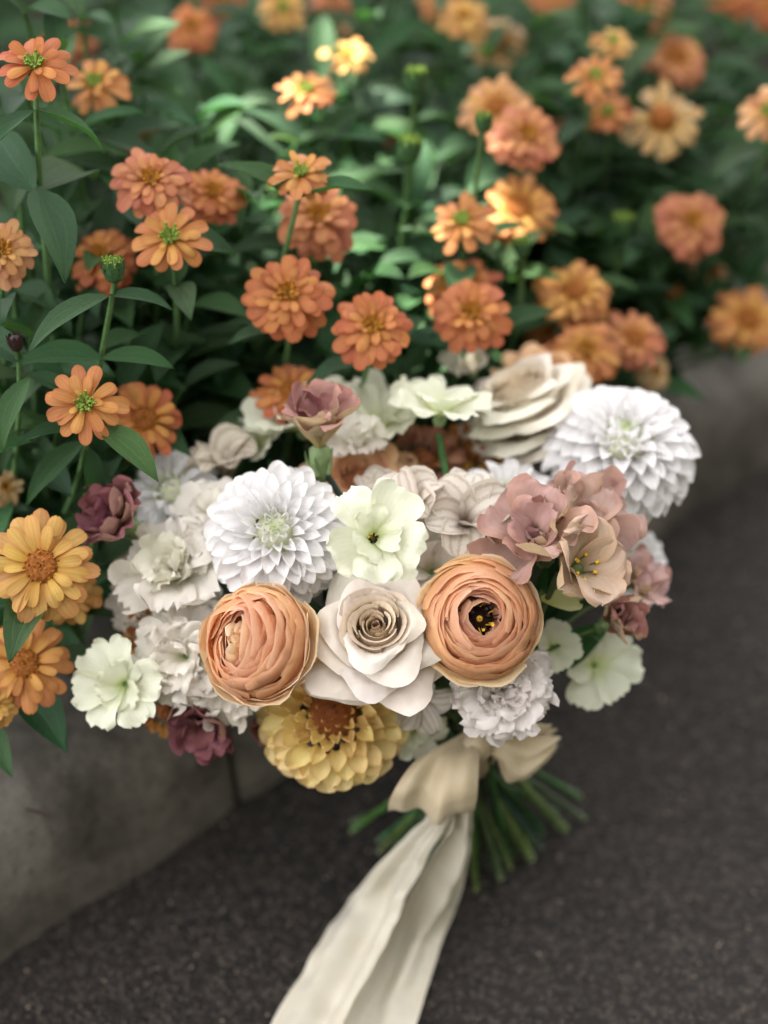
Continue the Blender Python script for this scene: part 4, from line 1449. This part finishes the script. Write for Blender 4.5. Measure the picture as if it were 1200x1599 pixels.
bloom('lisianthus', 300, 960, 120, 1.05, (-.2, .3, .9), 'cream ruffled lisianthus behind the folded ranunculus', M_CREAM, [(5, 1.0, 20), (4, .7, 50)], [CRM], seed=86, **KR)
bloom('cosmos', 865, 1010, 90, 1.06, (.2, .1, .9), 'small white cosmos beneath the mauve blooms', M_COSMOS, [(5, 1.0, 24)], [PALE], W=.95, seed=87)
bloom('cosmos', 530, 640, 130, 1.13, (.1, .8, .6), 'pale cosmos at the very back of the bouquet', M_COSMOS, [(6, 1.0, 24), (4, .7, 45)], [PALE], W=.95, seed=88)
bloom('hellebore', 600, 775, 110, 1.06, (0, .5, .9), 'striped cream bloom behind the facing cosmos', M_STRIPE, [(5, 1.0, 40)], [lin(228, 220, 208)], prof=OVAL, W=.95, cup=.5, bend=(60, 10, -60), seed=89)
bloom('carnation', 675, 890, 160, 1.03, (.1, .3, 1), 'white petals between rose and cosmos', M_CREAM, [(6, 1.0, 12), (5, .7, 40)], [lin(224, 216, 204)], seed=67, W=1.0, cup=.3, ruffle=.08, frill=.02, crumple=.05)

# mauve lisianthus
ML = dict(prof=FAN, W=1.4, cup=.5, ruffle=.2, frill=.04, rf=2.2, crumple=.17, nu=14, nv=15)
bloom('lisianthus', 500, 696, 176, 1.04, (.0, .85, .45), 'dusty mauve lisianthus seen from the side', M_LISI, [(5, 1.0, 50), (3, .8, 66)], [lin(184, 140, 132), lin(160, 110, 108)], calyx=True, lift=.0, seed=71, **dict(ML, W=1.35, crumple=.10))
bloom('lisianthus', 838, 842, 180, 1.01, (-.25, .45, .8), 'broad mauve lisianthus with tan backs', M_LISI, [(4, 1.08, 24), (3, .86, 50), (3, .5, 74)], [lin(192, 158, 148), lin(186, 150, 142)], calyx=True, seed=72, **ML)
bloom('lisianthus', 905, 888, 190, 1.0, (.5, .15, .8), 'open mauve lisianthus with yellow stamens', M_LISI, [(6, 1.0, 40)], [lin(206, 182, 162)], centre='stamen', seed=73, prof=OVAL, W=1.0, cup=.45,
      ruffle=.15, frill=.02, rf=2.0, crumple=.06)
bloom('lisianthus', 902, 822, 190, 1.03, (.25, .4, .85), 'many petalled pink mauve lisianthus', M_LISI, [(6, 1.0, 14), (5, .82, 38), (5, .6, 58), (4, .4, 75)], [lin(204, 172, 165), lin(210, 182, 172)], seed=74, **ML)
bloom('lisianthus', 958, 968, 110, 1.05, (.3, .25, .7), 'half closed mauve lisianthus bell', M_LISI, [(5, 1.1, 58), (4, .9, 72)], [lin(178, 130, 122)], calyx=True, seed=75, **ML)
bloom('lisianthus', 990, 910, 110, 1.08, (.6, .3, .6), 'pale mauve lisianthus at the right rim', M_LISI, [(5, 1.0, 30), (4, .7, 55)], [lin(214, 182, 176)], seed=76, **ML)
bloom('lisianthus', 192, 812, 150, 1.045, (-.45, .4, .75), 'dusky plum lisianthus at the left rim', M_LISI_DARK, [(5, 1.0, 42), (5, .85, 62), (3, .6, 78)], [lin(140, 90, 94), lin(126, 74, 82)], calyx=True, seed=77, **ML)
bloom('lisianthus', 320, 1132, 116, 1.05, (-.1, -.4, .9), 'dark plum lisianthus hanging at the bottom left', M_LISI_DARK, [(6, 1.0, 25), (4, .7, 55)], [PLUM, PLUM], seed=78, **ML)
bloom('lisianthus', 408, 1135, 56, 1.1, (-.1, -.3, .9), 'small plum bud near the yellow dahlia', M_LISI_DARK, [(4, 1.0, 55)], [lin(150, 100, 92)], seed=79, **ML)

bloom('carnation', 320, 852, 100, 1.04, (-.2, .3, .9), 'small frilled cream carnation left of the lavender tinted dahlia', M_CREAM, [(8, 1.0, 10), (6, .8, 40)], [CRM], seed=90, **KR)
bloom('carnation', 215, 945, 96, 1.07, (-.45, .2, .85), 'small frilled cream carnation at the left rim', M_CREAM, [(8, 1.0, 10), (6, .8, 40)], [CRM], seed=91, **KR)
bloom('lisianthus', 560, 690, 100, 1.075, (.0, .6, .8), 'small cream lisianthus behind the side facing mauve one', M_CREAM, [(5, 1.0, 24), (4, .7, 52)], [CRM], seed=92, **KR)

# lime leaf, stems, inner leaves
leafc = obj('leaf', petal_mesh(('lime',), M_COSMOS, L=1, W=.6, prof=OVAL, bend=(10, -10, -30), cup=.3, ruffle=.1, frill=.06, rf=3, nu=10, nv=9, seed=3), bouquet,
            frame(at(845, 935, 1.02) - BL, vdir(.1, .3, 1), 0, at(868, 985, 1.0) - at(845, 935, 1.02)) @ Matrix.Diagonal((.024, .024, .024, 1)), lin(206, 208, 150))
leafc['label'] = 'pale lime leaf beside the ranunculus'

ends = [(880, 1292), (828, 1338), (806, 1336), (782, 1370), (744, 1388), (702, 1372), (594, 1328), (634, 1350), (846, 1300), (668, 1356), (764, 1352), (720, 1330)]
for i, (p, f) in enumerate(HEADS):
    r = random.Random(i)
    k = KNOT + Vector((r.uniform(-.011, .011), r.uniform(-.011, .011), r.uniform(-.006, .006)))
    ex_, ey_ = ends[i % len(ends)]
    if i < len(ends):
        e = ground(ex_, ey_, .004)
    else:
        e = ground(ex_ + r.uniform(-60, 30), ey_ - r.uniform(5, 60), .004)
    rad = .0034 if i in (0, 1) else r.uniform(.0012, .0025)
    up = (k - e).normalized()
    p0 = p - f * .012
    m = k + Vector((r.uniform(-.01, .01), r.uniform(-.01, .01), .05)) + (p0 - k) * .25
    pts = bez(p0, m, k, 8)[:-1] + bez(k, k * .5 + e * .5 + Vector((0, 0, -.003)), e, 7)
    mb = MB()
    mb.tube([q - BL for q in pts], rad, 7)
    mb.tube([e - BL, e - BL + (e - k).normalized() * .0012], rad * .96, 7, 1)
    obj('stem', mb.mesh('stem', [M_BSTEM, M_CUT]), bouquet, None, [q * r.uniform(.7, 1.35) for q in lin(*r.choice(((66, 94, 58), (84, 104, 62), (58, 88, 62))))])
for i in range(70):
    r = random.Random(500 + i)
    p, f = HEADS[r.randrange(len(HEADS))]
    s_ = (KNOT + Vector((0, 0, .03))).lerp(p - f * .03, r.uniform(.35, .95))
    dv = (p - KNOT).normalized() + Vector((r.uniform(-.8, .8), r.uniform(-.8, .8), r.uniform(-.5, .5)))
    add_leaf(bouquet, s_ - f * .012, dv, f, r.uniform(.035, .06), 0, lin(50, 82, 50))

# ------------------------------------------------------------------ ribbon (tied round the stems)
k = NT('silk_ribbon')
n1 = k.noise(60, 3)
tc = k.n('ShaderNodeTexCoord')
wv = k.n('ShaderNodeTexNoise')
wv.inputs['Scale'].default_value = 900
k.link(tc.outputs['Object'], wv.inputs['Vector'])
oi = k.n('ShaderNodeObjectInfo')
c = k.mix(k.ramp(n1.outputs[0], .3, .7), k.mix(1., oi.outputs['Color'], (.94, .92, .88), 'MULTIPLY'), oi.outputs['Color'])
nrm = k.bump(k.math('ADD', n1.outputs[0], k.math('MULTIPLY', wv.outputs[0], .35)), .35, .0012)
pr = k.principled(c, .4, .4, nrm, .25)
tr = k.n('ShaderNodeBsdfTranslucent')
k.link(c, tr.inputs['Color'])
mx = k.n('ShaderNodeMixShader')
mx.inputs[0].default_value = .22
k.link(pr, mx.inputs[1])
k.link(tr.outputs[0], mx.inputs[2])
k.link(mx.outputs[0], k.out.inputs['Surface'])
M_RIBBON = k.mat
CREAM = lin(218, 212, 197)
TANR = lin(216, 200, 170)


def strip(name, left, right, parent, color, nu=60, nv=22, fold=.004, folds=2.5, seed=0, bulge=0.0, clampz=None):
    """ribbon between two edge lines of (px, py, depth)"""
    r = random.Random(seed)

    def curve(pts):
        pts = [np.array(at(*p)) if len(p) == 3 else np.array(p[0]) for p in pts]
        n = len(pts)
        out = []
        for u in np.linspace(0, n - 1.0001, nu):
            i = int(u)
            f = u - i
            p0, p1, p2, p3 = pts[max(i - 1, 0)], pts[i], pts[min(i + 1, n - 1)], pts[min(i + 2, n - 1)]
            out.append(.5 * ((2 * p1) + (-p0 + p2) * f + (2 * p0 - 5 * p1 + 4 * p2 - p3) * f * f + (-p0 + 3 * p1 - 3 * p2 + p3) * f ** 3))
        return np.array(out)

    A, B = curve(left), curve(right)
    P = np.zeros((nu, nv, 3))
    ph = r.uniform(0, 6.28)
    for i in range(nu):
        t = i / (nu - 1)
        tang = A[min(i + 1, nu - 1)] + B[min(i + 1, nu - 1)] - A[max(i - 1, 0)] - B[max(i - 1, 0)]
        nn_ = np.cross(tang, B[i] - A[i])
        nn_ = nn_ / (np.linalg.norm(nn_) + 1e-9)
        if nn_ @ np.array(-CF) < 0:
            nn_ = -nn_
        for j in range(nv):
            s = j / (nv - 1)
            q = A[i] * (1 - s) + B[i] * s
            amp = fold * (.35 + .65 * abs(math.sin(2.2 * t + ph)))
            o_ = amp * math.sin(folds * 6.283 * s + ph + 2.2 * math.sin(3 * t + ph)) + amp * .6 * math.sin(folds * 11 * s - 3 * t + ph * 2)
            o_ += .002 * abs(noise.noise(Vector((q[0] * 28 + 9, q[1] * 28, q[2] * 40 + seed)))) ** .6 + .0026 * noise.noise(Vector((q[0] * 60, q[1] * 60, q[2] * 60 + seed)))
            o_ += bulge * math.sin(math.pi * s) * math.sin(math.pi * t)
            q = q + nn_ * o_
            if clampz is not None and q[2] < clampz:
                q[2] = clampz + .0006 * math.sin(40 * s)
            P[i, j] = q
    P -= np.array(BL)
    Tt, Ss = np.meshgrid(np.linspace(0, 1, nu), np.linspace(-1, 1, nv), indexing='ij')
    return obj(name, grid_mesh(name, P, M_RIBBON, np.stack([Tt, Ss, Tt * 0], -1)), parent, Matrix.Identity(4), color)


mb = MB()
mb.lathe([(.004, -.016), (.0125, -.014), (.0145, -.004), (.0140, .006), (.0120, .014), (.004, .016)], 16, 0, .05, 4)
rib = obj('ribbon', mb.mesh('ribbon_wrap', M_RIBBON), bouquet, frame(KNOT - BL, Vector((.05, .05, 1))), TANR)
rib['label'] = 'cream silk ribbon tied in a bow with long tails'
BLr = Vector(BL)


def rstrip(name, *a, **kw):
    o = strip(name, a[0], a[1], rib, a[2], **kw)
    o.matrix_basis = rib.matrix_basis.inverted()
    return o


# left loop: out over the front, round at the bottom, back underneath
rstrip('loop', [(722, 1150, 1.075), (660, 1180, 1.06), (618, 1228, 1.055), (607, 1256, 1.068), (622, 1250, 1.088), (668, 1200, 1.095), (726, 1156, 1.09)],
       [(752, 1152, 1.075), (748, 1190, 1.055), (746, 1238, 1.052), (742, 1266, 1.066), (738, 1250, 1.09), (744, 1200, 1.1), (748, 1158, 1.095)], TANR, fold=.0042, folds=1.6, seed=2, nu=80, nv=26,
       bulge=.004)
# right loop, flattened
rstrip('loop', [(742, 1146, 1.085), (784, 1128, 1.075), (830, 1126, 1.08), (852, 1132, 1.092), (840, 1134, 1.105), (790, 1136, 1.11), (746, 1150, 1.1)],
       [(742, 1172, 1.085), (775, 1190, 1.075), (806, 1226, 1.08), (866, 1172, 1.096), (816, 1218, 1.11), (782, 1188, 1.115), (748, 1172, 1.1)], TANR, fold=.0044, folds=1.4, seed=5, nu=70, nv=24)
obj_knot = MB()
obj_knot.lathe([(.0005, -.011), (.006, -.009), (.009, -.002), (.0085, .004), (.005, .009), (.0005, .011)], 14, 0, .12, 9)
o = obj('knot', obj_knot.mesh('knot', M_RIBBON), rib, None, TANR)
o.matrix_basis = rib.matrix_basis.inverted() @ frame(at(744, 1164, 1.07) - BL, vdir(.2, .8, .3))


def gd(px, py, lift=.004):
    p = ground(px, py, lift)
    return (tuple(p),)


rstrip('tail', [(700, 1180, 1.085), (672, 1262, 1.09), (642, 1300, 1.10), (580, 1362, 1.125), (546, 1410, 1.15), gd(500, 1474, .018), gd(430, 1599, .006), gd(360, 1730, .005), gd(290, 1880, .004)],
       [(734, 1180, 1.085), (712, 1262, 1.085), (690, 1300, 1.085), (664, 1350, 1.095), (640, 1400, 1.108), gd(606, 1480, .034), gd(542, 1599, .022), gd(480, 1730, .014), gd(410, 1880, .006)], CREAM,
       fold=.0045, folds=1.1, seed=11, clampz=.003, nu=90, nv=28)
rstrip('tail', [(716, 1180, 1.08), (704, 1262, 1.078), (692, 1302, 1.09), (640, 1384, 1.12), (606, 1440, 1.145), gd(560, 1520, .010), gd(505, 1599, .006), gd(440, 1730, .005), gd(400, 1850, .004)],
       [(750, 1180, 1.08), (742, 1262, 1.085), (738, 1330, 1.12), (714, 1420, 1.15), gd(692, 1470, .006), gd(672, 1530, .005), gd(652, 1599, .005), gd(615, 1730, .005), gd(560, 1850, .004)], CREAM,
       fold=.006, folds=1.3, seed=14, clampz=.004, nu=90, nv=28)

# ------------------------------------------------------------------ litter on the kerb
tp = ground(55, 1268, .104)
tw = MB()
tw.tube([Vector((-.006, .002, 0)), Vector((-.002, 0, .0012)), Vector((.003, -.001, .0008)), Vector((.007, -.004, 0))], [.0006, .0011, .0012, .0005], 6)
o = obj('twig', tw.mesh('twig', M_DARK), None, Matrix.Translation(tp))
o['label'] = 'short dark twig lying on the concrete kerb'
o['category'] = 'twig'
